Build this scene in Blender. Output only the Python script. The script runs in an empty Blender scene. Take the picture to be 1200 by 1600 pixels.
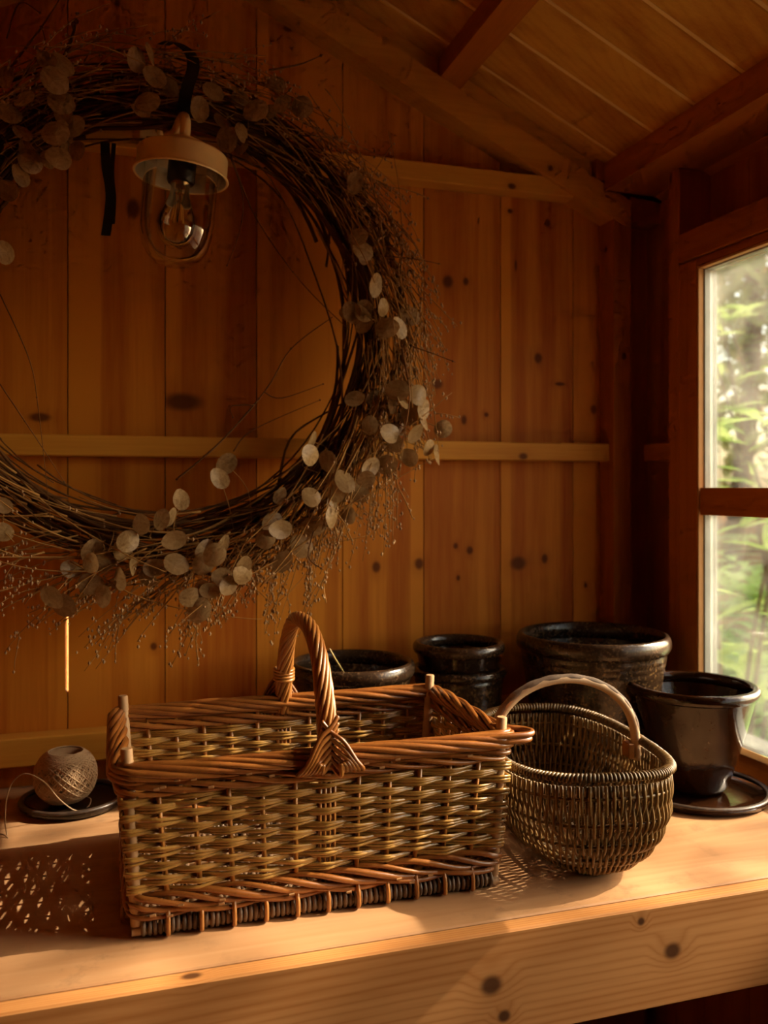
import bpy, math, random
from mathutils import Vector, Matrix
random.seed(7)
sc = bpy.context.scene
COL = sc.collection
PI = math.pi

# ------------------------------------------------------------------ camera, sky, sun, exposure
CAM = Vector((0.0, -1.38, 1.334))
YAW = math.atan(430 / 1375)
cam_d = bpy.data.cameras.new('camera')
cam_d.sensor_fit = 'AUTO'; cam_d.sensor_width = 36.0
cam_d.lens = 1375 / 1600 * 36.0
cam_d.shift_y = -38 / 1600
cam_d.clip_start = 0.02
cam_d.dof.use_dof = True
cam_d.dof.focus_distance = 0.98
cam_d.dof.aperture_fstop = 5.0
cam = bpy.data.objects.new('camera', cam_d); COL.objects.link(cam)
cam.location = CAM; cam.rotation_euler = (PI / 2, 0, -YAW)
sc.camera = cam

SUN_DIR = Vector((-1.0, 0.09, -0.75)).normalized()        # travel of the light
world = bpy.data.worlds.new('sky'); sc.world = world; world.use_nodes = True
wn = world.node_tree; wn.nodes.clear()
wo = wn.nodes.new('ShaderNodeOutputWorld'); wb = wn.nodes.new('ShaderNodeBackground')
sky = wn.nodes.new('ShaderNodeTexSky'); sky.sky_type = 'NISHITA'; sky.sun_disc = False
sky.sun_elevation = math.radians(38); sky.sun_rotation = math.radians(90)
sky.air_density = 1.0; sky.dust_density = 3.0; sky.ozone_density = 0.6
wb.inputs['Strength'].default_value = 1.05
wm = wn.nodes.new('ShaderNodeMix'); wm.data_type = 'RGBA'; wm.blend_type = 'MULTIPLY'; wm.inputs['Factor'].default_value = 1.0
wm.inputs[7].default_value = (1.0, 0.885, 0.71, 1)
wn.links.new(sky.outputs[0], wm.inputs[6]); wn.links.new(wm.outputs[2], wb.inputs[0]); wn.links.new(wb.outputs[0], wo.inputs[0])

sun_d = bpy.data.lights.new('sun', 'SUN'); sun_d.energy = 9.6; sun_d.angle = math.radians(0.6)
sun_d.color = (1.0, 0.82, 0.62)
sun = bpy.data.objects.new('sun', sun_d); COL.objects.link(sun)
sun.rotation_euler = SUN_DIR.to_track_quat('-Z', 'Y').to_euler()
sun.location = (6, -0.9, 5)

# sampling portal in the window opening: gives off no light of its own, only steers sky sampling
por_d = bpy.data.lights.new('window_portal', 'AREA'); por_d.shape = 'RECTANGLE'
por_d.size = 0.74; por_d.size_y = 0.83; por_d.cycles.is_portal = True
por = bpy.data.objects.new('window_portal', por_d); COL.objects.link(por)
por.location = (0.935, -0.632, 1.31); por.rotation_euler = (0, PI / 2, 0)

vs = sc.view_settings
vs.view_transform = 'Standard'; vs.look = 'None'; vs.gamma = 1.0; vs.use_curve_mapping = False
vs.exposure = 0.18
sc.cycles.use_denoising = True
sc.cycles.max_bounces = 10; sc.cycles.diffuse_bounces = 5; sc.cycles.glossy_bounces = 3
sc.cycles.use_adaptive_sampling = True; sc.cycles.adaptive_threshold = 0.05; sc.cycles.adaptive_min_samples = 12
sc.cycles.transparent_max_bounces = 16; sc.cycles.transmission_bounces = 8
sc.cycles.sample_clamp_indirect = 6.0

# ------------------------------------------------------------------ helpers
FW = Vector((math.sin(YAW), math.cos(YAW), 0)); RT = Vector((math.cos(YAW), -math.sin(YAW), 0))
def at(x, y, d):
    """point seen at picture position x, y whose distance from the camera plane of the back wall is d"""
    r = FW + RT * ((x - 600) / 1375) + Vector((0, 0, (762 - y) / 1375))
    return CAM + r * (d / r.y)

class MB:
    def __init__(s): s.v = []; s.f = []
    def box(s, x0, x1, y0, y1, z0, z1):
        b = len(s.v)
        s.v += [(x, y, z) for x in (x0, x1) for y in (y0, y1) for z in (z0, z1)]
        s.f += [tuple(b + i for i in q) for q in ((0,1,3,2),(4,6,7,5),(0,4,5,1),(2,3,7,6),(0,2,6,4),(1,5,7,3))]
        return s
    def chamfer_box(s, x0, x1, y0, y1, z0, z1, c=0.002):
        """box with all twelve edges chamfered"""
        b = len(s.v); X = (x0, x1); Y = (y0, y1); Z = (z0, z1); idx = {}
        for i in (0, 1):
            for j in (0, 1):
                for k in (0, 1):
                    sx, sy, sz = (c if i == 0 else -c), (c if j == 0 else -c), (c if k == 0 else -c)
                    for ax, p in ((0, (X[i], Y[j]+sy, Z[k]+sz)), (1, (X[i]+sx, Y[j], Z[k]+sz)), (2, (X[i]+sx, Y[j]+sy, Z[k]))):
                        idx[(i, j, k, ax)] = len(s.v); s.v.append(p)
        g = lambda i, j, k, a: idx[(i, j, k, a)]
        for i in (0, 1):
            q = [g(i,0,0,0), g(i,0,1,0), g(i,1,1,0), g(i,1,0,0)]; s.f.append(tuple(q if i == 0 else q[::-1]))
            q = [g(0,i,0,1), g(1,i,0,1), g(1,i,1,1), g(0,i,1,1)]; s.f.append(tuple(q if i == 0 else q[::-1]))
            q = [g(0,0,i,2), g(0,1,i,2), g(1,1,i,2), g(1,0,i,2)]; s.f.append(tuple(q if i == 0 else q[::-1]))
        for j in (0, 1):
            for k in (0, 1):
                s.f.append((g(0,j,k,1), g(1,j,k,1), g(1,j,k,2), g(0,j,k,2)))
                s.f.append((g(j,0,k,0), g(j,1,k,0), g(j,1,k,2), g(j,0,k,2)))
                s.f.append((g(j,k,0,0), g(j,k,1,0), g(j,k,1,1), g(j,k,0,1)))
        for i in (0, 1):
            for j in (0, 1):
                for k in (0, 1):
                    s.f.append((g(i,j,k,0), g(i,j,k,1), g(i,j,k,2)))
        return s
    def prism(s, poly, y0, y1, mp=None):
        """outline in x,z pushed from y0 to y1; mp maps (a, b, depth) to a point"""
        b = len(s.v); n = len(poly); mp = mp or (lambda a, c, d: (a, d, c))
        for d in (y0, y1): s.v += [mp(a, c, d) for a, c in poly]
        s.f.append(tuple(b + i for i in range(n))); s.f.append(tuple(b + n + i for i in reversed(range(n))))
        for i in range(n):
            j = (i + 1) % n; s.f.append((b + i, b + n + i, b + n + j, b + j))
        return s
    def tube(s, path, r, n=6, closed=False, flat=1.0, up=None):
        m = len(path)
        if m < 2: return s
        P = [Vector(p) for p in path]; b = len(s.v)
        R = r if isinstance(r, (list, tuple)) else [r] * m
        N = None; cs = [(math.cos(2*PI*k/n), math.sin(2*PI*k/n)) for k in range(n)]
        for i in range(m):
            if closed: t = P[(i+1) % m] - P[i-1]
            else: t = P[min(i+1, m-1)] - P[max(i-1, 0)]
            if t.length < 1e-9: t = Vector((0, 0, 1))
            t.normalize()
            if up is not None: N = Vector(up)
            elif N is None: N = Vector((0, 0, 1)) if abs(t.z) < 0.9 else Vector((1, 0, 0))
            N = N - t * N.dot(t)
            if N.length < 1e-6: N = t.orthogonal()
            N.normalize(); B = t.cross(N); rr = R[i]
            for c, q in cs:
                w = N * (c * rr * flat) + B * (q * rr); p = P[i]
                s.v.append((p.x + w.x, p.y + w.y, p.z + w.z))
        for i in range(m if closed else m - 1):
            a = b + i * n; e = b + ((i + 1) % m) * n
            for k in range(n):
                l = (k + 1) % n; s.f.append((a + k, a + l, e + l, e + k))
        if not closed:
            s.f.append(tuple(b + k for k in reversed(range(n)))); s.f.append(tuple(b + (m-1)*n + k for k in range(n)))
        return s
    def lathe(s, prof, n=48, c=(0, 0, 0), closed=False):
        """profile of (radius, z); radius 0 closes on the axis"""
        rows = []
        for r, z in prof:
            if r < 1e-7:
                rows.append([len(s.v)]); s.v.append((c[0], c[1], c[2] + z))
            else:
                rows.append([len(s.v) + k for k in range(n)])
                s.v += [(c[0] + r*math.cos(2*PI*k/n), c[1] + r*math.sin(2*PI*k/n), c[2] + z) for k in range(n)]
        pr = list(zip(rows, rows[1:])) + ([(rows[-1], rows[0])] if closed else [])
        for A, B in pr:
            if len(A) == 1 and len(B) == 1: continue
            for k in range(n):
                l = (k + 1) % n
                if len(A) == 1: s.f.append((A[0], B[l], B[k]))
                elif len(B) == 1: s.f.append((A[k], A[l], B[0]))
                else: s.f.append((A[k], A[l], B[l], B[k]))
        return s
    def ball(s, c, r, rings=4, n=6, sz=1.0):
        prof = [(r*math.sin(PI*i/rings), -r*sz*math.cos(PI*i/rings)) for i in range(rings + 1)]
        prof[0] = (0, prof[0][1]); prof[-1] = (0, prof[-1][1])
        return s.lathe(prof, n, c)
    def mesh(s, name, m, smooth=False):
        me = bpy.data.meshes.new(name); me.from_pydata(s.v, [], s.f)
        if m: me.materials.append(m)
        if smooth: me.polygons.foreach_set('use_smooth', [True] * len(me.polygons))
        me.update(); return me
    def build(s, name, m, parent=None, smooth=False, sharp=None):
        me = s.mesh(name, m, smooth)
        if smooth and sharp:
            me.set_sharp_from_angle(angle=math.radians(sharp))
        return put(name, me, parent)
def put(name, me, parent=None, loc=None, rot=None, scale=None):
    o = bpy.data.objects.new(name, me); COL.objects.link(o)
    if parent: o.parent = parent
    if loc is not None: o.location = loc
    if rot is not None: o.rotation_euler = rot
    if scale is not None: o.scale = scale
    return o
def tag(o, label=None, cat=None, group=None, kind=None):
    if label: o['label'] = label
    if cat: o['category'] = cat
    if group: o['group'] = group
    if kind: o['kind'] = kind
    return o
def empty(name, loc=(0, 0, 0)):
    o = bpy.data.objects.new(name, None); COL.objects.link(o); o.location = loc; o.empty_display_size = 0.05
    return o
def spline(pts, n=8, closed=False):
    """Catmull-Rom through the points"""
    P = [Vector(p) for p in pts]; m = len(P); out = []
    for i in range(m if closed else m - 1):
        if closed: a, b, c, d = P[i-1], P[i], P[(i+1) % m], P[(i+2) % m]
        else: a, b, c, d = P[max(i-1, 0)], P[i], P[i+1], P[min(i+2, m-1)]
        for k in range(n):
            t = k / n; out.append(0.5*((2*b) + (c-a)*t + (2*a-5*b+4*c-d)*t*t + (3*b-a-3*c+d)*t**3))
    if not closed: out.append(P[-1].copy())
    return out

# ------------------------------------------------------------------ materials
class NT:
    def __init__(s, name):
        s.m = bpy.data.materials.new(name); s.m.use_nodes = True; s.t = s.m.node_tree; s.t.nodes.clear()
        s.out = s.n('ShaderNodeOutputMaterial')
    def n(s, typ, **kw):
        nd = s.t.nodes.new(typ)
        for k, v in kw.items(): setattr(nd, k, v)
        return nd
    def l(s, a, b): s.t.links.new(a, b)
    def math(s, op, a, b=None, c=None, clamp=False):
        nd = s.n('ShaderNodeMath', operation=op, use_clamp=clamp)
        for i, q in enumerate((a, b, c)):
            if q is None: continue
            if isinstance(q, (int, float)): nd.inputs[i].default_value = q
            else: s.l(q, nd.inputs[i])
        return nd.outputs[0]
    def vmath(s, op, a, b=None):
        nd = s.n('ShaderNodeVectorMath', operation=op)
        for i, q in enumerate((a, b)):
            if q is None: continue
            if isinstance(q, (tuple, list)): nd.inputs[i].default_value = q
            else: s.l(q, nd.inputs[i])
        return nd.outputs['Value'] if op in ('LENGTH', 'DOT_PRODUCT') else nd.outputs[0]
    def noise(s, vec, scale=1.0, detail=3.0, rough=0.5, dist=0.0):
        nd = s.n('ShaderNodeTexNoise'); nd.inputs['Scale'].default_value = scale
        nd.inputs['Detail'].default_value = detail; nd.inputs['Roughness'].default_value = rough
        nd.inputs['Distortion'].default_value = dist
        if vec is not None: s.l(vec, nd.inputs['Vector'])
        return nd.outputs['Fac']
    def rng(s, v, a, b, c=0.0, d=1.0, smooth=False):
        nd = s.n('ShaderNodeMapRange'); nd.interpolation_type = 'SMOOTHSTEP' if smooth else 'LINEAR'
        s.l(v, nd.inputs['Value'])
        for k, q in zip(('From Min', 'From Max', 'To Min', 'To Max'), (a, b, c, d)): nd.inputs[k].default_value = q
        return nd.outputs['Result']
    def mix(s, f, a, b, typ='MIX'):
        nd = s.n('ShaderNodeMix', data_type='RGBA', blend_type=typ)
        if isinstance(f, (int, float)): nd.inputs['Factor'].default_value = f
        else: s.l(f, nd.inputs['Factor'])
        for sock, q in ((nd.inputs[6], a), (nd.inputs[7], b)):
            if isinstance(q, (tuple, list)): sock.default_value = (*q[:3], 1)
            else: s.l(q, sock)
        return nd.outputs[2]
    def bump(s, h, strength=0.3, dist=0.001):
        nd = s.n('ShaderNodeBump'); nd.inputs['Strength'].default_value = strength; nd.inputs['Distance'].default_value = dist
        s.l(h, nd.inputs['Height']); return nd.outputs[0]
    def bsdf(s, color, rough=0.6, spec=0.4, normal=None, coat=0.0, **kw):
        nd = s.n('ShaderNodeBsdfPrincipled')
        if isinstance(color, (tuple, list)): nd.inputs['Base Color'].default_value = (*color[:3], 1)
        else: s.l(color, nd.inputs['Base Color'])
        if isinstance(rough, (int, float)): nd.inputs['Roughness'].default_value = rough
        else: s.l(rough, nd.inputs['Roughness'])
        nd.inputs['Specular IOR Level'].default_value = spec
        nd.inputs['Coat Weight'].default_value = coat; nd.inputs['Coat Roughness'].default_value = 0.2
        for k, v in kw.items(): nd.inputs[k].default_value = v
        if normal is not None: s.l(normal, nd.inputs['Normal'])
        return nd
    def done(s, shader):
        s.l(shader.outputs[0] if hasattr(shader, 'outputs') else shader, s.out.inputs[0]); return s.m

def wood(name, light, dark, axis, knots=(), ring=38.0, rough=0.55, ring_mix=0.35, random_knots=0.0, knot_col=(0.115, 0.026, 0.003), vary=0.35, strips=()):
    """pine: long streaks on `axis`, growth rings, knots at given places (x, y, z, size across, size along)"""
    t = NT(name)
    geo = t.n('ShaderNodeNewGeometry'); oi = t.n('ShaderNodeObjectInfo')
    pos = geo.outputs['Position']
    K = None; sw = None
    for kx, ky, kz, ka, kl in knots:
        sc_ = [1 / ka] * 3; sc_[axis] = 1 / kl
        d = t.vmath('LENGTH', t.vmath('MULTIPLY', t.vmath('SUBTRACT', pos, (kx, ky, kz)), tuple(sc_)))
        e = t.rng(d, 0.45, 1.15, 1.0, 0.0, True); g = t.rng(d, 0.5, 3.0, 1.0, 0.0, True)
        K = e if K is None else t.math('MAXIMUM', K, e)
        sw = g if sw is None else t.math('MAXIMUM', sw, g)
    off = t.n('ShaderNodeCombineXYZ')
    for i in range(3): t.l(t.math('MULTIPLY', oi.outputs['Random'], (17.3, 31.7, 23.1)[i]), off.inputs[i])
    p2 = t.vmath('ADD', pos, off.outputs[0])
    s1 = [1.0] * 3; s1[axis] = 0.055
    q = t.vmath('MULTIPLY', p2, tuple(s1))
    warp = t.noise(q, 7.0, 1.0)
    streak = t.noise(q, 260.0, 1.0, 0.6)
    broad = t.noise(q, 21.0, 1.0, 0.5)
    # growth rings: distance across the grain, bent round the knots
    s2 = [1.0, 0.83, 0.61]; s2[axis] = 0.0
    acr = t.vmath('DOT_PRODUCT', pos, tuple(s2))
    acr = t.math('ADD', acr, t.math('MULTIPLY', warp, 0.11))
    acr = t.math('ADD', acr, t.math('MULTIPLY', oi.outputs['Random'], 3.0))
    if sw is not None: acr = t.math('ADD', acr, t.math('MULTIPLY', sw, 0.0065))
    rings = t.math('FRACT', t.math('MULTIPLY', acr, ring * 4))
    rings = t.math('POWER', t.math('ABSOLUTE', t.math('SUBTRACT', t.math('MULTIPLY', rings, 2.0), 1.0)), 2.2)
    f = t.math('MULTIPLY', rings, ring_mix)
    f = t.math('ADD', f, t.math('MULTIPLY', t.rng(broad, 0.40, 0.60), vary))
    f = t.math('ADD', f, t.math('MULTIPLY', t.rng(streak, 0.3, 0.75), 0.22))
    f = t.math('ADD', f, t.math('MULTIPLY', t.math('SUBTRACT', oi.outputs['Random'], 0.5), 0.3), clamp=True)
    if strips:                                             # paler sapwood along some board edges
        wob = t.math('MULTIPLY', t.math('SUBTRACT', warp, .5), .012)
        xs = t.math('ADD', t.vmath('DOT_PRODUCT', pos, (1, 0, 0)), wob)
        for x0, x1, k in strips:
            in_ = t.math('MULTIPLY', t.rng(xs, x0 - .003, x0 + .001), t.rng(xs, x1 - .001, x1 + .003, 1.0, 0.0))
            f = t.math('SUBTRACT', f, t.math('MULTIPLY', in_, k), clamp=True)
    col = t.mix(f, light, dark)
    if random_knots > 0:
        s3 = [1.0] * 3; s3[axis] = 0.42
        vo = t.n('ShaderNodeTexVoronoi'); vo.inputs['Scale'].default_value = random_knots
        t.l(t.vmath('MULTIPLY', p2, tuple(s3)), vo.inputs['Vector'])
        kk = t.rng(vo.outputs['Distance'], 0.05, 0.105, 1.0, 0.0, True)
        K = kk if K is None else t.math('MAXIMUM', K, kk)
    if K is not None:
        if sw is not None: col = t.mix(t.math('MULTIPLY', sw, 0.25), col, tuple(c * 0.75 for c in dark))
        col = t.mix(t.math('MULTIPLY', K, 0.9), col, knot_col)
    return t.done(t.bsdf(col, rough + .08, 0.16))

def plain(name, c, rough=0.5, spec=0.4, var=0.15, scale=60.0, coat=0.0, bump=0.15, metallic=0.0):
    t = NT(name); tc = t.n('ShaderNodeTexCoord')
    nz = t.noise(tc.outputs['Object'], scale, 4.0, 0.6)
    col = t.mix(t.rng(nz, 0.3, 0.7), tuple(x * (1 - var) for x in c), tuple(min(1, x * (1 + var)) for x in c))
    return t.done(t.bsdf(col, rough, spec, t.bump(nz, bump, 0.001), coat, Metallic=metallic))

def willow(name, a, b, rough=0.38, coat=0.25, scale=34.0, fleck=0.25, spec=0.5):
    """peeled or bark-on rods: colour runs from a to b from rod to rod and along each rod"""
    t = NT(name); geo = t.n('ShaderNodeNewGeometry'); oi = t.n('ShaderNodeObjectInfo')
    v = t.vmath('ADD', geo.outputs['Position'], t.n('ShaderNodeCombineXYZ').outputs[0])
    nz = t.noise(v, scale, 3.0, 0.55); fi = t.noise(v, 420.0, 2.0)
    f = t.math('ADD', t.math('MULTIPLY', oi.outputs['Random'], 0.55), t.math('MULTIPLY', t.rng(nz, 0.3, 0.7), 0.55), clamp=True)
    col = t.mix(f, a, b)
    col = t.mix(t.math('MULTIPLY', t.rng(fi, 0.56, 0.72), fleck), col, (0.03, 0.015, 0.006))
    return t.done(t.bsdf(col, rough, spec, None, coat))

def glaze(name, base, fleckc, rimc, rim_z=None, rough=0.16, fleck=0.55, fscale=170.0):
    t = NT(name); tc = t.n('ShaderNodeTexCoord'); o = tc.outputs['Object']
    a = t.noise(o, 14.0, 4.0, 0.6); b = t.noise(o, fscale, 3.0, 0.7); 
    st = t.noise(t.vmath('MULTIPLY', o, (1, 1, 0.16)), 90.0, 3.0, 0.6)
    col = t.mix(t.rng(a, 0.35, 0.7), base, tuple(x * 0.45 for x in base))
    f = t.math('MULTIPLY', t.rng(b, 0.52, 0.66), t.math('MULTIPLY', t.rng(st, 0.35, 0.65), fleck))
    col = t.mix(f, col, fleckc)
    r = t.math('ADD', rough, t.math('MULTIPLY', t.rng(a, 0.4, 0.8), 0.10))
    h = t.math('ADD', t.math('MULTIPLY', a, 0.6), t.math('MULTIPLY', b, 0.15))
    return t.done(t.bsdf(col, r, 0.6, t.bump(h, 0.35, 0.003), 0.0))

def thin_glass(name, tint=(0.97, 0.985, 0.97), ior=1.45, gloss=1.0, dust=0.0, dust_c=(0.8, 0.8, 0.75)):
    """a clear sheet: straight-through light plus mirror reflection by angle, and a little dust"""
    t = NT(name); tr = t.n('ShaderNodeBsdfTransparent'); tr.inputs[0].default_value = (*tint, 1)
    gl = t.n('ShaderNodeBsdfGlossy'); gl.inputs['Roughness'].default_value = 0.02
    fr = t.n('ShaderNodeFresnel'); fr.inputs['IOR'].default_value = ior
    mx = t.n('ShaderNodeMixShader'); t.l(t.math('MULTIPLY', fr.outputs[0], gloss, clamp=True), mx.inputs[0])
    t.l(tr.outputs[0], mx.inputs[1]); t.l(gl.outputs[0], mx.inputs[2]); res = mx
    if dust > 0:
        geo = t.n('ShaderNodeNewGeometry')
        d = t.noise(geo.outputs['Position'], 5.0, 5.0, 0.65)
        di = t.n('ShaderNodeBsdfTranslucent'); di.inputs[0].default_value = (*dust_c, 1)
        m2 = t.n('ShaderNodeMixShader'); t.l(t.math('MULTIPLY', t.rng(d, 0.38, 0.72), dust), m2.inputs[0])
        t.l(res.outputs[0], m2.inputs[1]); t.l(di.outputs[0], m2.inputs[2]); res = m2
    return t.done(res)

def leafmat(name, a, b, trans=0.5, rough=0.45):
    t = NT(name); oi = t.n('ShaderNodeObjectInfo'); geo = t.n('ShaderNodeNewGeometry')
    nz = t.noise(geo.outputs['Position'], 9.0, 3.0)
    f = t.math('ADD', t.math('MULTIPLY', oi.outputs['Random'], 0.5), t.math('MULTIPLY', t.rng(nz, 0.3, 0.7), 0.6), clamp=True)
    col = t.mix(f, a, b)
    p = t.bsdf(col, rough, 0.35)
    tl = t.n('ShaderNodeBsdfTranslucent'); t.l(col, tl.inputs[0])
    mx = t.n('ShaderNodeMixShader'); mx.inputs[0].default_value = trans
    t.l(p.outputs[0], mx.inputs[1]); t.l(tl.outputs[0], mx.inputs[2])
    return t.done(mx)

def W(x, y, d, a, l): p = at(x, y, d); return (p.x, p.y, p.z, a, l)
D0 = 1.38
back_knots = [W(*k) for k in (
    (588, 886, D0, .0085, .011), (655, 881, D0, .009, .011), (712, 853, D0, .005, .006), (734, 860, D0, .007, .008), (716, 903, D0, .004, .006),
    (810, 880, D0, .018, .014), (851, 873, D0, .007, .010), (841, 560, D0, .009, .011), (700, 440, D0, .011, .013), (728, 440, D0, .006, .008),
    (856, 349, D0, .006, .008), (725, 656, D0, .006, .010), (760, 648, D0, .005, .005), (806, 415, D0, .003, .012), (875, 600, D0, .012, .004),
    (285, 628, D0, .036, .016), (62, 652, D0, .018, .008), (208, 326, D0, .012, .018), (183, 5, D0, .005, .006), (598, 132, D0, .007, .008),
    (683, 600, D0, .012, .010), (797, 330, D0, .006, .005), (240, 1010, D0, .006, .007), (310, 965, D0, .02, .008), (915, 915, D0, .004, .005), (928, 640, D0, .007, .010), (450, 45, D0, .010, .006))]
SAP = [(.479, .503, .5), (.640, .658, .55), (.776, .84, .4), (-.084, -.055, .4), (-.060, -.012, .35), (.079, .104, .45), (.219, .238, .45), (.355, .368, .4), (.60, .625, .25), (.30, .33, .25)]
def pine_back(a, b):
    return wood('pine_wall_boards', (0.63, 0.228, 0.020), (0.36, 0.076, 0.005), 2, [k for k in back_knots if a - .01 < k[0] < b + .01], 14.0, 0.5, 0.13, vary=0.55, strips=[q for q in SAP if a - .001 < (q[0] + q[1])/2 < b + .001])
pine_side = wood('pine_side_boards', (0.48, 0.165, 0.018), (0.28, 0.062, 0.005), 2, [(0.93, -0.09, 1.45, .010, .02), (0.93, -0.12, 1.22, .010, .014), (.93, -.06, 1.405, .006, .008)], 14.0, 0.5, 0.13, vary=0.5)
pine_ceil = wood('pine_ceiling_boards', (0.70, 0.36, 0.055), (0.44, 0.16, 0.016), 0, (), 16.0, 0.5, 0.22, random_knots=3.4, vary=0.5)
pine_x = wood('pine_battens', (0.68, 0.32, 0.042), (0.44, 0.15, 0.012), 0, [W(818, 713, 1.345, .007, .010), W(800, 291, 1.345, .006, .009), W(860, 263, 1.335, .006, .006)], 14.0, 0.5, 0.12)
pine_y = wood('pine_eave_timber', (0.50, 0.17, 0.022), (0.29, 0.075, 0.007), 1, (), 14.0, 0.5, 0.12, random_knots=4.0)
pine_z = wood('pine_studs', (0.54, 0.195, 0.026), (0.32, 0.085, 0.008), 2, [W(975, 557, 1.335, .005, .008), W(948, 390, 1.36, .006, .006)], 14.0, 0.5, 0.12)
fascia_knots = [W(768, 1540, .786, .0115, .0135), W(1051, 1486, .786, .010, .012), W(788, 1588, .786, .007, .008), W(1002, 1440, .786, .005, .005), (0.07, -D0 + .797, .9003, .006, .011)]
pine_fascia = wood('pine_bench_fascia', (0.62, 0.30, 0.105), (0.38, 0.135, 0.030), 0, fascia_knots, 58.0, 0.5, 0.45, knot_col=(0.06, 0.02, 0.007), vary=0.28)
pine_tongue = wood('pale_tongue_edge', (0.88, 0.62, 0.22), (0.80, 0.50, 0.15), 0, (), 14.0, 0.5, 0.1)
pine_dark = wood('pine_floor', (0.22, 0.11, 0.04), (0.12, 0.05, 0.015), 1, (), 14.0, 0.7, 0.2)

def worktop_mat():
    t = NT('plywood_worktop'); geo = t.n('ShaderNodeNewGeometry'); p = geo.outputs['Position']
    q = t.vmath('MULTIPLY', p, (0.10, 1.0, 1.0))
    w = t.noise(q, 9.0, 3.0, 0.55, 0.8); s = t.noise(q, 160.0, 3.0, 0.6)
    rings = t.math('FRACT', t.math('MULTIPLY', t.math('ADD', t.vmath('DOT_PRODUCT', p, (0.03, 1, 0)), t.math('MULTIPLY', w, 0.35)), 26.0))
    rings = t.math('ABSOLUTE', t.math('SUBTRACT', t.math('MULTIPLY', rings, 2.0), 1.0))
    col = t.mix(t.rng(w, 0.3, 0.7), (0.56, 0.318, 0.158), (0.47, 0.24, 0.105))
    col = t.mix(t.math('MULTIPLY', rings, 0.35), col, (0.40, 0.185, 0.070))
    col = t.mix(t.math('MULTIPLY', t.rng(s, 0.35, 0.75), 0.22), col, (0.36, 0.18, 0.07))
    st = t.noise(p, 26.0, 5.0, 0.7); big = t.noise(p, 5.0, 3.0)
    stain = t.math('MULTIPLY', t.rng(st, 0.54, 0.74), t.rng(big, 0.40, 0.60))
    col = t.mix(t.math('MULTIPLY', stain, 0.5), col, (0.13, 0.075, 0.045))
    return t.done(t.bsdf(col, 0.55, 0.3, t.bump(s, 0.2, 0.0006)))
ply = worktop_mat()
frame_paint = plain('grey_window_paint', (0.40, 0.42, 0.375), 0.6, 0.2, 0.08, 30.0)
frame_wood = wood('pine_window_jamb', (0.52, 0.28, 0.11), (0.40, 0.19, 0.06), 2, (), 12.0, 0.5, 0.1)
pane_mat = thin_glass('window_pane_glass', (0.97, 0.985, 0.965), 1.45, 0.8, 0.06)
outer_paint = plain('outside_shed_paint', (0.35, 0.36, 0.30), 0.7, 0.2)

# ------------------------------------------------------------------ the shed: walls, roof, window, floor
XR, XL, YF = 0.93, -0.73, -2.3                      # right boards, left boards, front wall
RX, RS = 0.10, 0.472                                # ridge and pitch
def z_raft(x): return 2.046 - RS * (max(x, 2*RX - x) - 0.418)       # top of the gable rafter
def z_ceil(x): return z_raft(x) + 0.035

floor = empty('floor', (0, 0, 0)); tag(floor, kind='structure')
k = 0; x = XL
while x < XR - 0.01:
    MB().box(x + .001, min(x + .138, XR), YF, 0.0, -0.02, 0.0).build('floorboard', pine_dark, floor); x += 0.14
MB().box(XL - .02, XR + .02, YF - .02, .02, -.06, -.021).build('subfloor', pine_dark, floor)

wall_back = empty('wall_back', (0, 0, 0)); tag(wall_back, kind='structure')
J0, PITCH = -0.0577, 0.1397
edges = [XL] + [J0 + PITCH * i for i in range(-4, 7)] + [XR + 0.012]
for i in range(len(edges) - 1):
    a, b = edges[i] + 0.0008, edges[i+1] - 0.0008
    top = [(b, z_ceil(b) - .002)]
    if a < RX < b: top.append((RX, z_ceil(RX) - .002))
    top.append((a, z_ceil(a) - .002))
    m = MB(); slit = abs(b - J0) < 0.01
    if slit:                                           # the crack of daylight low on the left
        m.prism([(a, 0), (b, 0), (b, 1.030), (b - .0028, 1.036), (b - .0030, 1.13), (b, 1.150)] + top, 0.0, 0.015)
        for z0, z1 in ((0, 1.03), (1.15, z_ceil(b) - .01)): m.box(b - .008, b + .012, .0151, .020, z0, z1)
    else:
        m.prism([(a, 0), (b, 0)] + top, 0.0, 0.015)
        if i < len(edges) - 2: m.box(b - .008, b + .012, .0151, .020, 0, min(z_ceil(b - .008), z_ceil(b + .012)) - .01)
    m.build('board', pine_back(a, b), wall_back)
def batten(name, x0, x1, z0, z1, dep, mt, c=.0015):
    return tag(MB().chamfer_box(x0, x1, -dep, -.0002, z0, z1, c).build(name, mt), kind='structure')
batten('trim_1', XL, 0.833, 1.380, 1.4105, .034, pine_x)           # rail
batten('trim_2', -0.66, 0.836, 1.833, 1.8635, .035, pine_x)        # tie beam
batten('trim_3', XL, 0.833, 0.937, 0.978, .034, pine_x)            # bottom rail
tag(MB().prism([(.834, .9008), (.868, .9008), (.868, z_raft(.868) - .0504), (.834, z_raft(.834) - .0504)], -.045, -.0002).build('trim_4', pine_z), kind='structure')   # corner post

ceiling = empty('ceiling', (0, 0, 0)); tag(ceiling, kind='structure')
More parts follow.
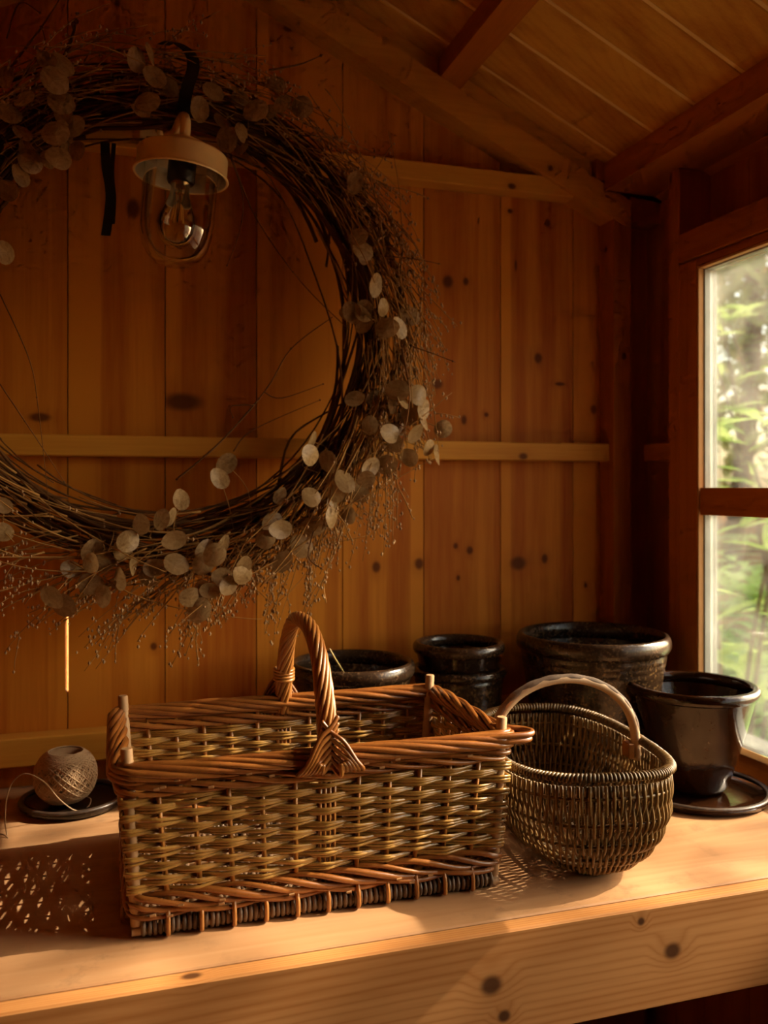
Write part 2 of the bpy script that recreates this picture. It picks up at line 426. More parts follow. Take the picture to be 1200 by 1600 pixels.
# gable rafters and the blocking strip above them
for sgn in (1, -1):
    xe = 0.868
    f = lambda x: (x if sgn > 0 else 2*RX - x)
    P = [(RX, z_raft(RX)), (xe, z_raft(xe)), (xe, z_raft(xe) - .050), (RX, z_raft(RX) - .050)]
    MB().prism([(f(x), z) for x, z in P], -.0455, -.0002).build('rafter', pine_x, ceiling)
    P = [(RX, z_ceil(RX) - .001), (0.80, z_ceil(.80) - .001), (0.80, z_raft(.80) + .0005), (RX, z_raft(RX) + .0005)]
    MB().prism([(f(x), z) for x, z in P], -.030, -.0002).build('blocking', pine_x, ceiling)
    MB().prism([(f(x), z) for x, z in ((.8685, 1.800), (XR - .0005, 1.800), (XR - .0005, 1.8455), (.8685, 1.8455))], -.043, -.0005).build('corner_block', pine_y, ceiling)
    MB().prism([(f(x), z) for x, z in ((.8005, z_raft(.8005) + .0006), (XR + .01, 1.847), (XR + .01, z_ceil(XR + .01) - .001), (.8005, z_ceil(.8005) - .001))], -.0455, -.0005).build('eave_block', pine_y, ceiling)
yj = [-D0 + 1.404 - 0.104 * i for i in range(0, 24)]
for sgn in (1, -1):
    f = lambda x: (x if sgn > 0 else 2*RX - x)
    for i in range(len(yj) - 1):
        y1, y0 = yj[i] - .0006, yj[i+1] + .0006
        if y0 < YF - .02: y0 = YF - .02
        if y1 <= y0: break
        m = MB(); c = .0060
        sect = [(y0 + .0045, 0), (y1 - .0045, 0), (y1 - .0030, .0020), (y1 - .0030, .016), (y0 + .0030, .016), (y0 + .0030, .0020)]   # gap to the next board
        b0 = len(m.v)
        for xx in (RX, XR + .10):
            m.v += [(f(xx), yy, z_ceil(xx) + h) for yy, h in sect]
        n = len(sect); m.f += [tuple(range(n)), tuple(reversed(range(n, 2*n)))] + [(q, (q+1) % n, n + (q+1) % n, n + q) for q in range(n)]
        m.build('ceiling_board', pine_ceil, ceiling)
        if i: MB().prism([(f(x), z_ceil(x) + h) for x, h in ((RX, .0012), (XR + .09, .0012), (XR + .09, .012), (RX, .012))], y1 - .0025, y1 + .0037).build('tongue', pine_tongue, ceiling)
    m = MB(); m.prism([(f(RX), z_ceil(RX) + .0162), (f(XR + .12), z_ceil(XR + .12) + .0162), (f(XR + .12), z_ceil(XR + .12) + .022), (f(RX), z_ceil(RX) + .022)], YF - .05, .06)
    m.build('roof_felt', outer_paint, ceiling)
    for px_ in (0.531,):
        h = .017
        P = [(px_ - h, z_raft(px_ - h)), (px_ + h, z_raft(px_ + h)), (px_ + h, z_ceil(px_ + h) - .0006), (px_ - h, z_ceil(px_ - h) - .0006)]
        MB().prism([(f(x), z) for x, z in P], YF, -.031).build('purlin', pine_y, ceiling)
    xb = 0.815
    P = [(xb, 1.846), (XR + .01, 1.846), (XR + .01, z_ceil(XR + .01) - .001), (xb, z_ceil(xb) - .001)]
    MB().prism([(f(x), z) for x, z in P], YF, -.046 if sgn > 0 else -.046).build('eave_beam', pine_y, ceiling)
MB().prism([(RX - .02, z_ceil(RX) - .08), (RX + .02, z_ceil(RX) - .08), (RX + .02, z_ceil(RX + .02) - .001), (RX, z_ceil(RX) - .001), (RX - .02, z_ceil(RX + .02) - .001)], YF, -.046).build('ridge_beam', pine_y, ceiling)

# right wall with the window opening
WY1, WY0, WZ0, WZ1 = -D0 + 1.158, -1.04, 0.945, 1.677
wall_right = empty('wall_right', (0, 0, 0)); tag(wall_right, kind='structure')
OY1, OY0 = -D0 + 1.216, WY0 - .06                    # the outer skin stands back from the opening
def side_boards(y0, y1, z0, z1):
    n = max(1, round((y1 - y0) / .105)); w = (y1 - y0) / n
    for i in range(n): MB().box(XR, XR + .015, y0 + w*i + .0006, y0 + w*(i + 1) - .0006, z0, z1).build('board', pine_side, wall_right)
    MB().box(XR + .0155, XR + .019, y0, y1, z0, z1).build('sheathing', outer_paint, wall_right)
side_boards(OY1, 0.0, 0, 1.845); side_boards(YF, OY0, 0, 1.845)
side_boards(OY0, OY1, 0, WZ0 - .012); side_boards(OY0, OY1, 1.704, 1.845)
SX = 0.870
def stud(y0, y1, z0, z1, name='stud', x0=SX, m=pine_z):
    return MB().chamfer_box(x0, XR - .0002, y0, y1, z0, z1, .0012).build(name, m, wall_right)
stud(-D0 + 1.202, -D0 + 1.230, .901, 1.845)
MB().chamfer_box(SX, .9035, WY1 + .0004, -D0 + 1.2016, .901, 1.690, .0012).build('jack_stud', pine_z, wall_right)
stud(WY0 - .07, WY0 - .001, 0.0, 1.690)
stud(-1.75, -1.70, 0.0, 1.845); stud(YF + .001, YF + .05, 0, 1.845)
stud(WY0 - .04, -D0 + 1.2015, 1.691, 1.737, 'header', SX - .003, pine_y)
stud(-D0 + 1.2304, -.0455, 1.380, 1.4105, 'rail', SX + .024, pine_y)
MB().chamfer_box(SX + .001, .9035, WY0, WY1, WZ1 + .0005, 1.690, .001).build('head_lining', pine_y, wall_right)
MB().chamfer_box(0.9095, XR - .0002, WY0 - .02, WY1 + .02, .9005, WZ0 - .010, .001).build('sill_board', pine_y, wall_right)

window = empty('window_1', (0.90, (WY0 + WY1) / 2, WZ0)); tag(window, kind='structure')
def wpart(name, x0, x1, y0, y1, z0, z1, m):
    o = MB().chamfer_box(x0, x1, y0, y1, z0, z1, .0008).build(name, m); o.parent = window
    o.location = -window.location; return o
X0, X1, X2 = .8705, .8805, .9035
for y0, y1, nm in ((WY1 - .004, WY1, 'jamb_lining'), (WY0, WY0 + .004, 'jamb_lining')):
    wpart(nm, X0, X1, y0, y1, WZ0 - .008, WZ1, frame_wood)
for y0, y1 in ((WY1 - .006, WY1 - .0002), (WY0 + .0002, WY0 + .006)):
    wpart('frame_stile', X1 + .0002, X2, y0, y1, WZ0, WZ1, frame_paint)
wpart('head_strip', X0, X1, WY0 + .0045, WY1 - .0045, WZ1 - .004, WZ1, frame_wood)
wpart('frame_head', X1 + .0002, X2, WY0 + .0065, WY1 - .0065, WZ1 - .006, WZ1, frame_paint)
wpart('sill', X0 + .03, X2 - .0005, WY0 + .0065, WY1 - .0065, WZ0 - .009, WZ0 + .002, frame_wood)
wpart('frame_sill', X2, XR + .02, WY0 + .0065, WY1 - .0065, WZ0 - .009, WZ0 + .006, frame_paint)
wpart('glazing_bar', X0 + .001, X1 + .0080, WY0 + .0065, WY1 - .0065, 1.292, 1.334, pine_y)
wpart('outer_bar', X1 + .0140, X2, WY0 + .0065, WY1 - .0065, 1.294, 1.332, frame_paint)
wpart('pane', X1 + .0090, X1 + .0130, WY0 + .0068, WY1 - .0068, 1.3145, WZ1 - .0065, pane_mat)
wpart('pane', X1 + .0090, X1 + .0130, WY0 + .0068, WY1 - .0068, WZ0 + .0065, 1.3135, pane_mat)

# left and front walls, closing the shed behind the camera
wall_left = empty('wall_left', (0, 0, 0)); tag(wall_left, kind='structure')
yy = 0.0
while yy > YF + .001:
    y2 = max(yy - .1397, YF); MB().box(XL - .015, XL, y2 + .0005, yy - .0005, 0, 1.846).build('board', pine_side, wall_left); yy = y2
MB().box(XL - .02, XL - .0155, YF, .02, 0, 1.9).build('sheathing', outer_paint, wall_left)
wall_front = empty('wall_front', (0, 0, 0)); tag(wall_front, kind='structure')
for i in range(len(edges) - 1):
    a, b = edges[i] + .0006, edges[i+1] - .0006
    top = [(b, z_ceil(b) - .002)] + ([(RX, z_ceil(RX) - .002)] if a < RX < b else []) + [(a, z_ceil(a) - .002)]
    MB().prism([(a, 0), (b, 0)] + top, YF - .015, YF).build('board', pine_side, wall_front)
MB().prism([(XL, 0), (XR, 0), (XR, z_ceil(XR)), (RX, z_ceil(RX)), (XL, z_ceil(XR))], YF - .02, YF - .0155).build('sheathing', outer_paint, wall_front)

# ------------------------------------------------------------------ potting bench
bench = empty('potting_bench', (0.1, -0.3, 0.0))
tag(bench, 'pine potting bench with plywood worktop and thick knotty front board', 'bench')
def bpart(name, mb, m, **kw):
    o = mb.build(name, m, None, **kw); o.parent = bench; o.location = -bench.location; return o
BY = -D0 + .7863
bpart('worktop', MB().chamfer_box(XL + .002, .9085, BY + .0236, -.001, .882, .900, .0016), ply)
bpart('front_board', MB().chamfer_box(XL + .002, .9285, BY, BY + .0205, .794, .9003, .0022), pine_fascia)
for lx in (-.66, .82):
    for ly in (BY + .0215, -.07): bpart('leg', MB().chamfer_box(lx, lx + .06, ly, ly + .06, 0.0, .8815, .002), pine_dark)
# ------------------------------------------------------------------ materials of the things
rod_gold = willow('willow_gold_green', (0.20, 0.086, 0.011), (0.50, 0.275, 0.064), 0.32, 0.45)
rod_red = willow('willow_red_brown', (0.16, 0.043, 0.008), (0.35, 0.125, 0.024), 0.30, 0.4)
rod_orange = willow('willow_orange', (0.27, 0.090, 0.014), (0.44, 0.18, 0.038), 0.34, 0.3)
rod_dark = willow('willow_dark_bark', (0.075, 0.043, 0.026), (0.20, 0.115, 0.06), 0.5, 0.05)
rod_olive = willow('willow_olive_bark', (0.075, 0.040, 0.010), (0.25, 0.138, 0.036), 0.42, 0.12, 24.0, 0.35)
rod_pale = willow('peeled_stick', (0.48, 0.30, 0.16), (0.62, 0.42, 0.25), 0.6, 0.0, 20.0, 0.15)
stick_bark = willow('stick_bark', (0.14, 0.09, 0.06), (0.26, 0.18, 0.12), 0.7, 0.0, 60.0, 0.6)
post_m = willow('corner_post_wood', (0.36, 0.19, 0.075), (0.48, 0.28, 0.13), 0.6, 0.0, 20.0, 0.15)
cut_pith = plain('cut_rod_ends', (0.50, 0.28, 0.12), 0.7)

# ------------------------------------------------------------------ rectangular willow basket
BC = Vector((0.2135, -D0 + 0.9945, 0.90))               # centre of the foot on the worktop
basket = empty('rectangular_willow_basket', BC)
tag(basket, 'rectangular brown willow basket with twisted rope handle at front of bench', 'basket')
HX0, HX1, HY0, HY1 = .1895, .2040, .1140, .1190          # half sizes of the stake frame, foot and rim
ZT = 0.172
def frame_half(z):
    f = min(max(z / 0.165, 0), 1); return HX0 + (HX1 - HX0) * f, HY0 + (HY1 - HY0) * f
NXS, NYS = 11, 6
stakes = []                                              # (ux, uy, kind) on the unit rectangle, counter-clockwise from front left
for i in range(NXS + 2): stakes.append((-1 + 2*i/(NXS + 1), -1, 'p' if i in (0, NXS + 1) else 's'))
for i in range(1, NYS + 1): stakes.append((1, -1 + 2*i/(NYS + 1), 's'))
for i in range(NXS + 2): stakes.append((1 - 2*i/(NXS + 1), 1, 'p' if i in (0, NXS + 1) else 's'))
for i in range(1, NYS + 1): stakes.append((-1, 1 - 2*i/(NYS + 1), 's'))
NS = len(stakes)
def loop_pts(per=6):
    """points round the frame: position on the unit rectangle, outward normal, stake phase"""
    out = []
    for j in range(NS):
        a = stakes[j]; b = stakes[(j + 1) % NS]
        for k in range(per):
            t = k / per; ux, uy = a[0] + (b[0]-a[0])*t, a[1] + (b[1]-a[1])*t
            nx = (1 if ux > .999 else -1 if ux < -.999 else 0); ny = (1 if uy > .999 else -1 if uy < -.999 else 0)
            n = Vector((nx, ny, 0)).normalized()
            out.append((ux, uy, n, j + t))
    return out
LP = loop_pts(6)
def corner_round(ux, uy, hx, hy, r=.012):
    x, y = ux*hx, uy*hy; cx, cy = max(abs(x) - (hx - r), 0), max(abs(y) - (hy - r), 0)
    if cx > 0 and cy > 0:
        l = math.hypot(cx, cy)
        if l > r:
            x = math.copysign(hx - r + cx*r/l, x); y = math.copysign(hy - r + cy*r/l, y)
    return x, y
rb = random.Random(3)
ROWS, RZ0, RH = 13, .0475, .00705
for row in range(ROWS):
    for k in range(3):
        z = RZ0 + RH*row + (k - 1)*.0029; path = []; rad = []
        ph = rb.random()*6.28; jit = rb.uniform(-.0004, .0004); rr = rb.uniform(.00155, .00185)
        for ux, uy, n, s in LP:
            hx, hy = frame_half(z); x, y = corner_round(ux, uy, hx, hy, .008)
            w0 = (s + row) % 2; w = 1 - 2*abs(w0 - 2*round(w0/2)) if True else 0; w = w*(1.18 - .18*w*w)
            amp = .0047 if abs(uy) > .999 else .0034
            o = w*amp + .0004*math.sin(s*1.3 + ph) + (.0025 if (s % NS) in (0, NXS + 1) else 0)*max(w, 0)
            zz = z + jit + .0006*math.sin(s*.61 + ph*2) + .0005*math.sin(s*2.1 + ph) + (k-1)*(-.0005)*(1 - abs(w)) - .0011*math.sin(PI*(s + row))*(k - 1)*.5
            path.append((x + n.x*o, y + n.y*o, zz)); rad.append(rr*(1 + .12*math.sin(s*.37 + ph)))
        MB().tube(path, rad, 6, True).build('weaver', rod_gold, basket, True)
# twisted bands: rods running round in a long twist
def twist(name, zc, out, ar, az, strands, pitch, rr, mat, hscale=None, hw=0.0):
    for q in range(strands):
        path = []; rad = []; ph = rb.random()*6
        for ux, uy, n, s in LP:
            hx, hy = frame_half(hscale if hscale is not None else zc); x, y = corner_round(ux, uy, hx + out, hy + out, .014)
            n2 = n
            a = 2*PI*(s/NS*pitch + q/strands) + .16*math.sin(s*2*PI/NS*5 + ph)
            o = math.cos(a)*ar; dz = -math.sin(a)*az + .0006*math.sin(s*.9 + ph)
            path.append((x + n2.x*o, y + n2.y*o, zc + dz)); rad.append(rr*(1 + .16*math.sin(s*.53 + ph) + .07*math.sin(s*1.9 + ph*3)))
        MB().tube(path, rad, 7, True).build(name, mat, basket, True)
twist('lower_band_rod', .0330, .001, .0056, .0082, 5, 7, .0031, rod_red)
twist('lower_band_rod', .0225, .002, .0044, .0030, 2, 9, .0026, rod_red)
twist('upper_band_rod', .1440, .001, .0050, .0052, 4, 7, .0028, rod_red)
twist('border_rod', .1595, .0010, .0082, .0072, 8, 4, .0034, rod_red)
twist('border_core_rod', .1590, .0015, .0022, .002, 2, 9, .0046, rod_red)
# stakes, their turned-down feet, corner posts with pegs
for j, (ux, uy, kind) in enumerate(stakes):
    hx0, hy0 = frame_half(.01); hx1, hy1 = frame_half(.158)
    if kind == 's':
        m = MB(); n = Vector((ux if abs(ux) > .999 else 0, uy if abs(uy) > .999 else 0, 0))
        mid = abs(ux) < .01
        offs = (-.0075, -.0025, .0025, .0075) if mid else (-.0,)
        for of in offs:
            tx, ty = (of, 0) if abs(uy) > .999 else (0, of)
            m.tube([(ux*hx0 + tx, uy*hy0 + ty, .030), (ux*hx1 + tx, uy*hy1 + ty, .158)], .0021 if mid else .0026, 6)
        m.build('stake', rod_orange, basket, True)
        m = MB(); e = .0045
        m.tube(spline([(ux*hx0 + n.x*.004, uy*hy0 + n.y*.004, .026), (ux*hx0 + n.x*(e + .0050), uy*hy0 + n.y*(e + .0042), .0185), (ux*hx0 + n.x*(e + .0052), uy*hy0 + n.y*(e + .0052), .010), (ux*hx0 + n.x*(e + .0040), uy*hy0 + n.y*(e + .0040), .0035), (ux*hx0 - n.x*.004, uy*hy0 - n.y*.004, .0022)], 4), .0023, 6)
        m.build('stake_foot', rod_orange, basket, True)
    else:
        sx, sy = math.copysign(1, ux), math.copysign(1, uy)
        a = Vector((sx*(hx0 - .003), sy*(hy0 - .003), .012)); b = Vector((sx*(hx1 - .006), sy*(hy1 - .006), .182))
        MB().tube([a, a.lerp(b, .5), b, b + Vector((0, 0, .0012))], [.0062, .0064, .0058, .0050], 12).build('corner_post', post_m, basket, True, 40)
# base: two edge sticks wrapped by rods, cross sticks and floor weave
for sy in (-1, 1):
    hx, hy = frame_half(0)
    MB().tube([(-hx - .003, sy*hy*.995, .0063), (hx + .003, sy*hy*.995, .0063)], .0042, 10).build('base_stick', rod_pale, basket, True, 40)
    ring = MB(); ring.tube([(0, .0066*math.cos(a)*.95, .0068*math.sin(a)) for a in [2*PI*i/14 for i in range(14)]], .00235, 6, True)
    rm = ring.mesh('base_weaver', rod_dark, True)
    n = 68
    for i in range(n):
        o = put('base_weaver', rm, basket, (-hx + .008 + (2*hx - .016)*i/(n - 1), sy*hy*.995, .0093), (rb.uniform(-.2, .2), 0, rb.uniform(-.12, .12)), (1, rb.uniform(.94, 1.06), rb.uniform(.94, 1.06)))
for sx in (-1, 1):
    hx, hy = frame_half(0)
    MB().tube([(sx*hx*.99, -hy, .0185), (sx*hx*.995, hy, .0185)], .0042, 8).build('base_edge_rod', rod_red, basket, True, 40)
    MB().tube([(sx*hx*.985, -hy, .0085), (sx*hx*.985, hy, .0085)], .0064, 9).build('base_edge_rod', rod_dark, basket, True, 40)
m = MB(); hx, hy = frame_half(0)
for i in range(54):
    x = -hx + .012 + (2*hx - .024)*i/53; path = []
    for q in range(19):
        y = -hy*.93 + 2*hy*.93*q/18; path.append((x, y, .010 + .0028*math.cos(PI*(q*.5 + i))))
    m.tube(path, .0030, 5)
tag(m.build('base_weave', rod_dark, basket, True), kind='stuff')
for q in range(8):
    y = -hy*.85 + 2*hy*.85*q/7
    MB().tube([(-hx*.97, y, .010), (hx*.97, y, .010)], .0028, 6).build('base_cross_stick', rod_pale, basket, True)
# handle: twisted rods over a bow from the front border to the back one
HW = HY1 + .001
def bow(t):
    """t 0 at the front border, 1 at the back"""
    y = -HW + 2*HW*t; c = 2*t - 1
    zz = .150 + .131*(1 - abs(c)**2.6)**(1/1.9)
    return Vector((0, y, zz))
bowp = [bow(.5 - .5*math.cos(PI*i/64)) for i in range(65)]
bowp[0] = Vector((0, -HW - .002, .148)); bowp[-1] = Vector((0, HW + .002, .148))
L = [0]
for i in range(1, 65): L.append(L[-1] + (bowp[i] - bowp[i-1]).length)
NSTR = 10
handle = MB().tube(bowp, .0062, 8).build('handle', rod_red, basket, True)
for q in range(NSTR):
    path = []; rad = []
    for i, p in enumerate(bowp):
        t = (bowp[min(i+1, 64)] - bowp[max(i-1, 0)]).normalized(); N = Vector((1, 0, 0)); B = t.cross(N)
        f = L[i]/L[-1]; a = 2*PI*(q/NSTR + 2.3*f); R_ = .0078*(.92 + .12*math.cos(2*PI*f))
        path.append(p + N*math.cos(a)*R_ + B*math.sin(a)*R_); rad.append(.0029*(1 + .1*math.sin(9*f + q)))
    MB().tube(path, rad, 7).build('handle_rod', rod_orange, handle, True)
for sy in (-1, 1):                                        # chevron lapping of the handle rods over the border
    y0 = sy*HW
    for sx in (-1, 1):
        for q in range(6):
            top = .196 - .0068*q - (.004 if sx > 0 else 0)
            xo = sx*(.0335 - .0042*q); o = .0165 + (.0016 if sx > 0 else .0)
            yo = lambda e: y0 + sy*e
            P = [(-sx*.0085, yo(.0075), top + .006), (0.0, yo(.0120), top - .004), (sx*.0075 + xo*.15, yo(o - .001), top - .014),
                 (xo*.72, yo(o + .0012), .160 - .0022*q*.3), (xo*.95, yo(o - .0005), .1505), (xo*1.0, yo(.010), .1465), (xo*.95, yo(.0), .1455)]
            MB().tube(spline(P, 5), .0024, 6).build('handle_lapping', rod_orange if q % 3 else rod_red, handle, True)
for i, zz in enumerate((.1905, .1945, .1985, .2025)):      # binding coils above the back lapping
    ring = [(.0118*math.cos(a), HW - .0045 + .0118*math.sin(a), zz + .0010*math.sin(a)) for a in [2*PI*k/22 for k in range(22)]]
    MB().tube(ring, .0022, 6, True).build('handle_binding', rod_orange, handle, True)
for q, (dz, ex) in enumerate(((.0, .034), (-.006, .030))):     # the border rods loop out past the front right post
    P = [(HX1 - .040, -HY1 - .004, .163 + dz), (HX1 - .010, -HY1 - .0095, .166 + dz), (HX1 + ex*.55, -HY1 - .008, .1655 + dz), (HX1 + ex*.78, -HY1 + .001, .166 + dz), (HX1 + ex*.55, -HY1 + .010, .167 + dz), (HX1 + .004, -HY1 + .016, .168 + dz), (HX1 - .006, -HY1 + .035, .166 + dz)]
    MB().tube(spline(P, 6), .0034, 7).build('border_loop', rod_red, basket, True)
m = MB()                                                   # pale cut ends of rods poking from the bands
for i in range(38):
    side = rb.choice('fffffbr'); z = rb.choice((.0285, .022, .146, .155, .150)) + rb.uniform(-.003, .003)
    hx, hy = frame_half(z); u = rb.uniform(-.95, .95)
    if side == 'f': p, n, t = Vector((u*hx, -hy - .0092, z)), Vector((0, -1, 0)), Vector((1, 0, .15))
    elif side == 'b': p, n, t = Vector((u*hx, hy - .010, z)), Vector((0, -1, 0)), Vector((1, 0, .15))
    else: p, n, t = Vector((hx + .0092, u*hy, z)), Vector((1, 0, 0)), Vector((0, 1, .15))
    m.tube([p - t*.004, p + n*.0008 + t*.0012], [.0012, .0014], 6)
tag(m.build('cut_rod_ends', cut_pith, basket, True, 40), kind='stuff')

# ------------------------------------------------------------------ oval rib basket
RC = Vector((0.537, -D0 + 0.966, 0.90)); RA = -math.atan2(.045, .298)
rib = empty('rib_basket', RC); rib.rotation_euler = (0, 0, RA)
tag(rib, 'small oval rib basket of olive-brown willow with a bent stick handle', 'basket')
RHX, RHY, RZ = .0985, .152, .122
def rim_xy(s):
    a = 2*PI*s; c, d = math.cos(a), math.sin(a); e = 2/2.7
    return math.copysign(abs(c)**e, c)*RHX, math.copysign(abs(d)**e, d)*RHY
def rim_z(s): return RZ + .004*math.cos(4*PI*s)*-1
def shell(s, th, off=0.0):
    """th 0 at the rim, pi/2 at the keel"""
    rx, ry = rim_xy(s); kx, ky = rx*.10, ry*.52
    e = 2/2.35; f = max(math.cos(th), 0)**e; g = max(math.sin(th), 0)**e
    bul = 1 + .035*math.sin(2*th)
    x, y = kx + (rx*bul - kx)*f, ky + (ry*bul - ky)*f; z = .0035 + (rim_z(s) - .0035)*(1 - g)
    nr = Vector((rx/RHX**2, ry/RHY**2, 0)).normalized()*math.cos(th) + Vector((0, 0, -math.sin(th)))
    return Vector((x, y, z)) + nr*off
def arc_samples(n):
    """evenly spaced places round the rim"""
    P = [Vector((*rim_xy(i/720), 0)) for i in range(721)]; L = [0]
    for i in range(720): L.append(L[-1] + (P[i+1] - P[i]).length)
    out = []; j = 0
    for k in range(n):
        t = L[-1]*k/n
        while L[j+1] < t: j += 1
        out.append((j + (t - L[j])/(L[j+1] - L[j]))/720)
    return out
NW = 196; NR = 6
S = arc_samples(NW)
ths = [.13 + (PI/2 - .17)*i/NR for i in range(NR + 1)]
rw = random.Random(11)
m = MB(); mr = MB()
for k, s in enumerate(S):
    path = []; rad = []; r0 = rw.uniform(.0017, .0022); ds = rw.uniform(-.0007, .0007)
    # over the rim from the inside
    nrm = Vector((rim_xy(s)[0]/RHX**2, rim_xy(s)[1]/RHY**2, 0)).normalized()
    c = shell(s, 0)
    wrap = []
    for a in (-.5, .2, .9, 1.57, 2.2, 2.9, 3.5):
        wrap.append(c + nrm*(-math.cos(a)*.0050) + Vector((0, 0, math.sin(a)*.0046)))
    mr.tube(wrap, r0*1.05, 6)
    n = 34
    for i in range(n + 1):
        th = .04 + (PI/2 - .06)*i/n
        ph = (th - ths[0])/(ths[1] - ths[0])
        o = .0031*math.cos(PI*(ph + k))*min(1, .25 + i/6)
        path.append(shell((s + ds*math.sin(th*3 + k)) % 1, th, o))
        rad.append(r0*(1 - .30*(i/n)))
    m.tube(path, rad, 5)
tag(m.build('woven_side', rod_olive, rib, True), kind='stuff')
tag(mr.build('rim_wrapping', rod_olive, rib, True), kind='stuff')
for th in ths[:-1]:
    MB().tube([shell(i/96, th) for i in range(96)], .0021, 6, True).build('rib', rod_olive, rib, True)
MB().tube([shell(i/120, 0) for i in range(120)], .0034, 8, True).build('rim_hoop', stick_bark, rib, True)
MB().tube(spline([shell(.25, PI/2, .0) + Vector((0, -.004, .002)), Vector((0, 0, .003)), shell(.75, PI/2, 0) + Vector((0, .004, .002))], 8), .0032, 6).build('keel_rod', rod_olive, rib, True)
hp = []
for i in range(41):
    a = PI*i/40; x = -math.cos(a)*(RHX - .0065); z = .112 + .086*math.sin(a)**.85 if 0 < i < 40 else .095
    hp.append(Vector((x, .004, z)))
rib_handle = MB().tube(hp, .0086, 10, False, .62).build('handle', rod_pale, rib, True)
m = MB()
hb = [p + Vector((p.x, 0, p.z - .10)).normalized()*.0022 for p in hp[2:-2]]
m.tube(hb, [.0074 + .0006*math.sin(i*1.7) for i in range(len(hb))], 8, False, .55)
m.build('bark', stick_bark, rib_handle, True)
for sx in (-1, 1): MB().chamfer_box(sx*(RHX - .016) - .004, sx*(RHX - .016) + .004, -.006, .014, .098, .1165, .001).build('handle_foot', rod_orange, rib_handle)

# ------------------------------------------------------------------ glazed pots and saucers
g_dark = glaze('dark_brown_glaze', (0.035, 0.017, 0.008), (0.14, 0.075, 0.03), None, None, 0.15, 0.45)
g_spk = glaze('speckled_brown_glaze', (0.040, 0.019, 0.008), (0.30, 0.17, 0.065), None, None, 0.22, 0.9, 210.0)
g_black = glaze('black_brown_glaze', (0.022, 0.011, 0.006), (0.13, 0.068, 0.03), None, None, 0.14, 0.5)
g_red = glaze('tenmoku_glaze', (0.026, 0.0085, 0.003), (0.14, 0.055, 0.015), None, None, 0.04, 0.25)
g_rim = glaze('brown_pot_rim_glaze', (0.040, 0.021, 0.011), (0.22, 0.13, 0.065), None, None, 0.20, 0.8, 240.0)
rim_bare = plain('bare_pot_rim', (0.055, 0.032, 0.020), 0.45, 0.5, 0.5, 120.0, 0.2, 0.4)
def pot(name, label, X, Yd, R, H, rb_, mat, z0=.90, rimh=.020, wall=.008, grooves=0, curve=0.0, group='dark glazed pots on the bench', flare=.0):
    o = empty(name, (X, -D0 + Yd, z0)); tag(o, label, 'pot', group)
    body = []; N = 14
    zb = H - rimh
    ro = lambda z: rb_ + (R - .006 - rb_)*(z/zb)**(1 + curve)
    body += [(0, .0), (rb_*.9, 0), (rb_, .004)]
    for i in range(1, N): body.append((ro(zb*i/N), zb*i/N))
    if grooves:
        for gz in range(grooves):
            z = zb - .008 - gz*.009
            body = [q for q in body if abs(q[1] - z) > .005]
            body += [(ro(z - .003), z - .003), (ro(z) + .0008, z), (ro(z + .003), z + .003)]
        body = body[:3] + sorted(body[3:], key=lambda q: q[1])
    body.append((R - .006, zb)); body.append((R - .007, zb + .001)); body.append((R - wall - .003, zb + .001))
    inner = [(ro(zb*i/N) - wall, max(zb*i/N, .009)) for i in range(N, 0, -1)]
    body += inner + [(0, .009)]
    MB().lathe(body, 64).build('body', mat, o, True, 50)
    # rolled rim
    cz = zb + rimh*.5; pr = []
    for i in range(18):
        a = 2*PI*i/18; pr.append((R - .0065 + math.cos(a)*.0068 + flare*math.sin(a), cz + math.sin(a)*rimh*.5))
    MB().lathe(pr, 64, closed=True).build('rim', mat if mat is g_red else g_rim, o, True)
    return o
pot('glazed_pot', 'wide dark glazed pot with straw in it, behind the basket handle', .340, 1.243, .092, .182, .060, g_spk, rimh=.022, curve=-.1)
pot('glazed_pot', 'speckled dark pot holding a smaller pot, against the back wall', .514, 1.258, .0735, .160, .055, g_spk, rimh=.014, grooves=2, curve=-.2)
pot('glazed_pot', 'small shiny black-brown pot nested inside the speckled pot', .514, 1.258, .0705, .0860, .0465, g_black, z0=.90 + .1125, rimh=.018, curve=-.25)
pot('glazed_pot', 'largest dark glazed pot, in the corner behind the rib basket', .7126, 1.200, .1160, .211, .078, g_spk, rimh=.026, grooves=3, curve=-.15)
pot('glazed_pot', 'glossy tenmoku brown pot standing on a saucer by the window', .793, 1.064, .0905, .1490, .0435, g_red, z0=.9075, rimh=.016, curve=-.12)
def saucer(name, label, X, Yd, R, mat):
    o = empty(name, (X, -D0 + Yd, .90)); tag(o, label, 'saucer', 'glazed saucers on the bench')
    MB().lathe([(0, 0), (R*.86, 0), (R*.97, .003), (R, .0085), (R - .002, .0115), (R - .0055, .0110), (R - .009, .0075), (R*.7, .0066), (0, .0066)], 64).build('dish', mat, o, True, 60)
    MB().lathe([(R - .0040 + .0040*math.cos(2*PI*i/12), .0105 + .0026*math.sin(2*PI*i/12)) for i in range(12)], 64, closed=True).build('lip', rim_bare, o, True)
    return o
saucer('pot_saucer', 'brown glazed saucer under the glossy pot by the window', .797, 1.060, .0985, g_red)
saucer('pot_saucer', 'dark glazed saucer under the ball of twine', -.047, 1.279, .0700, g_black)
st = tag(MB().tube([at(515, 1014, 1.17), at(524, 1030, 1.19), at(536, 1049, 1.215), at(542, 1062, 1.225)], [.0011, .0012, .0012, .001], 6).build('straw', plain('straw_yellow', (.48, .34, .12), .5), None, True), 'single yellow straw leaning in the wide dark pot', 'straw')

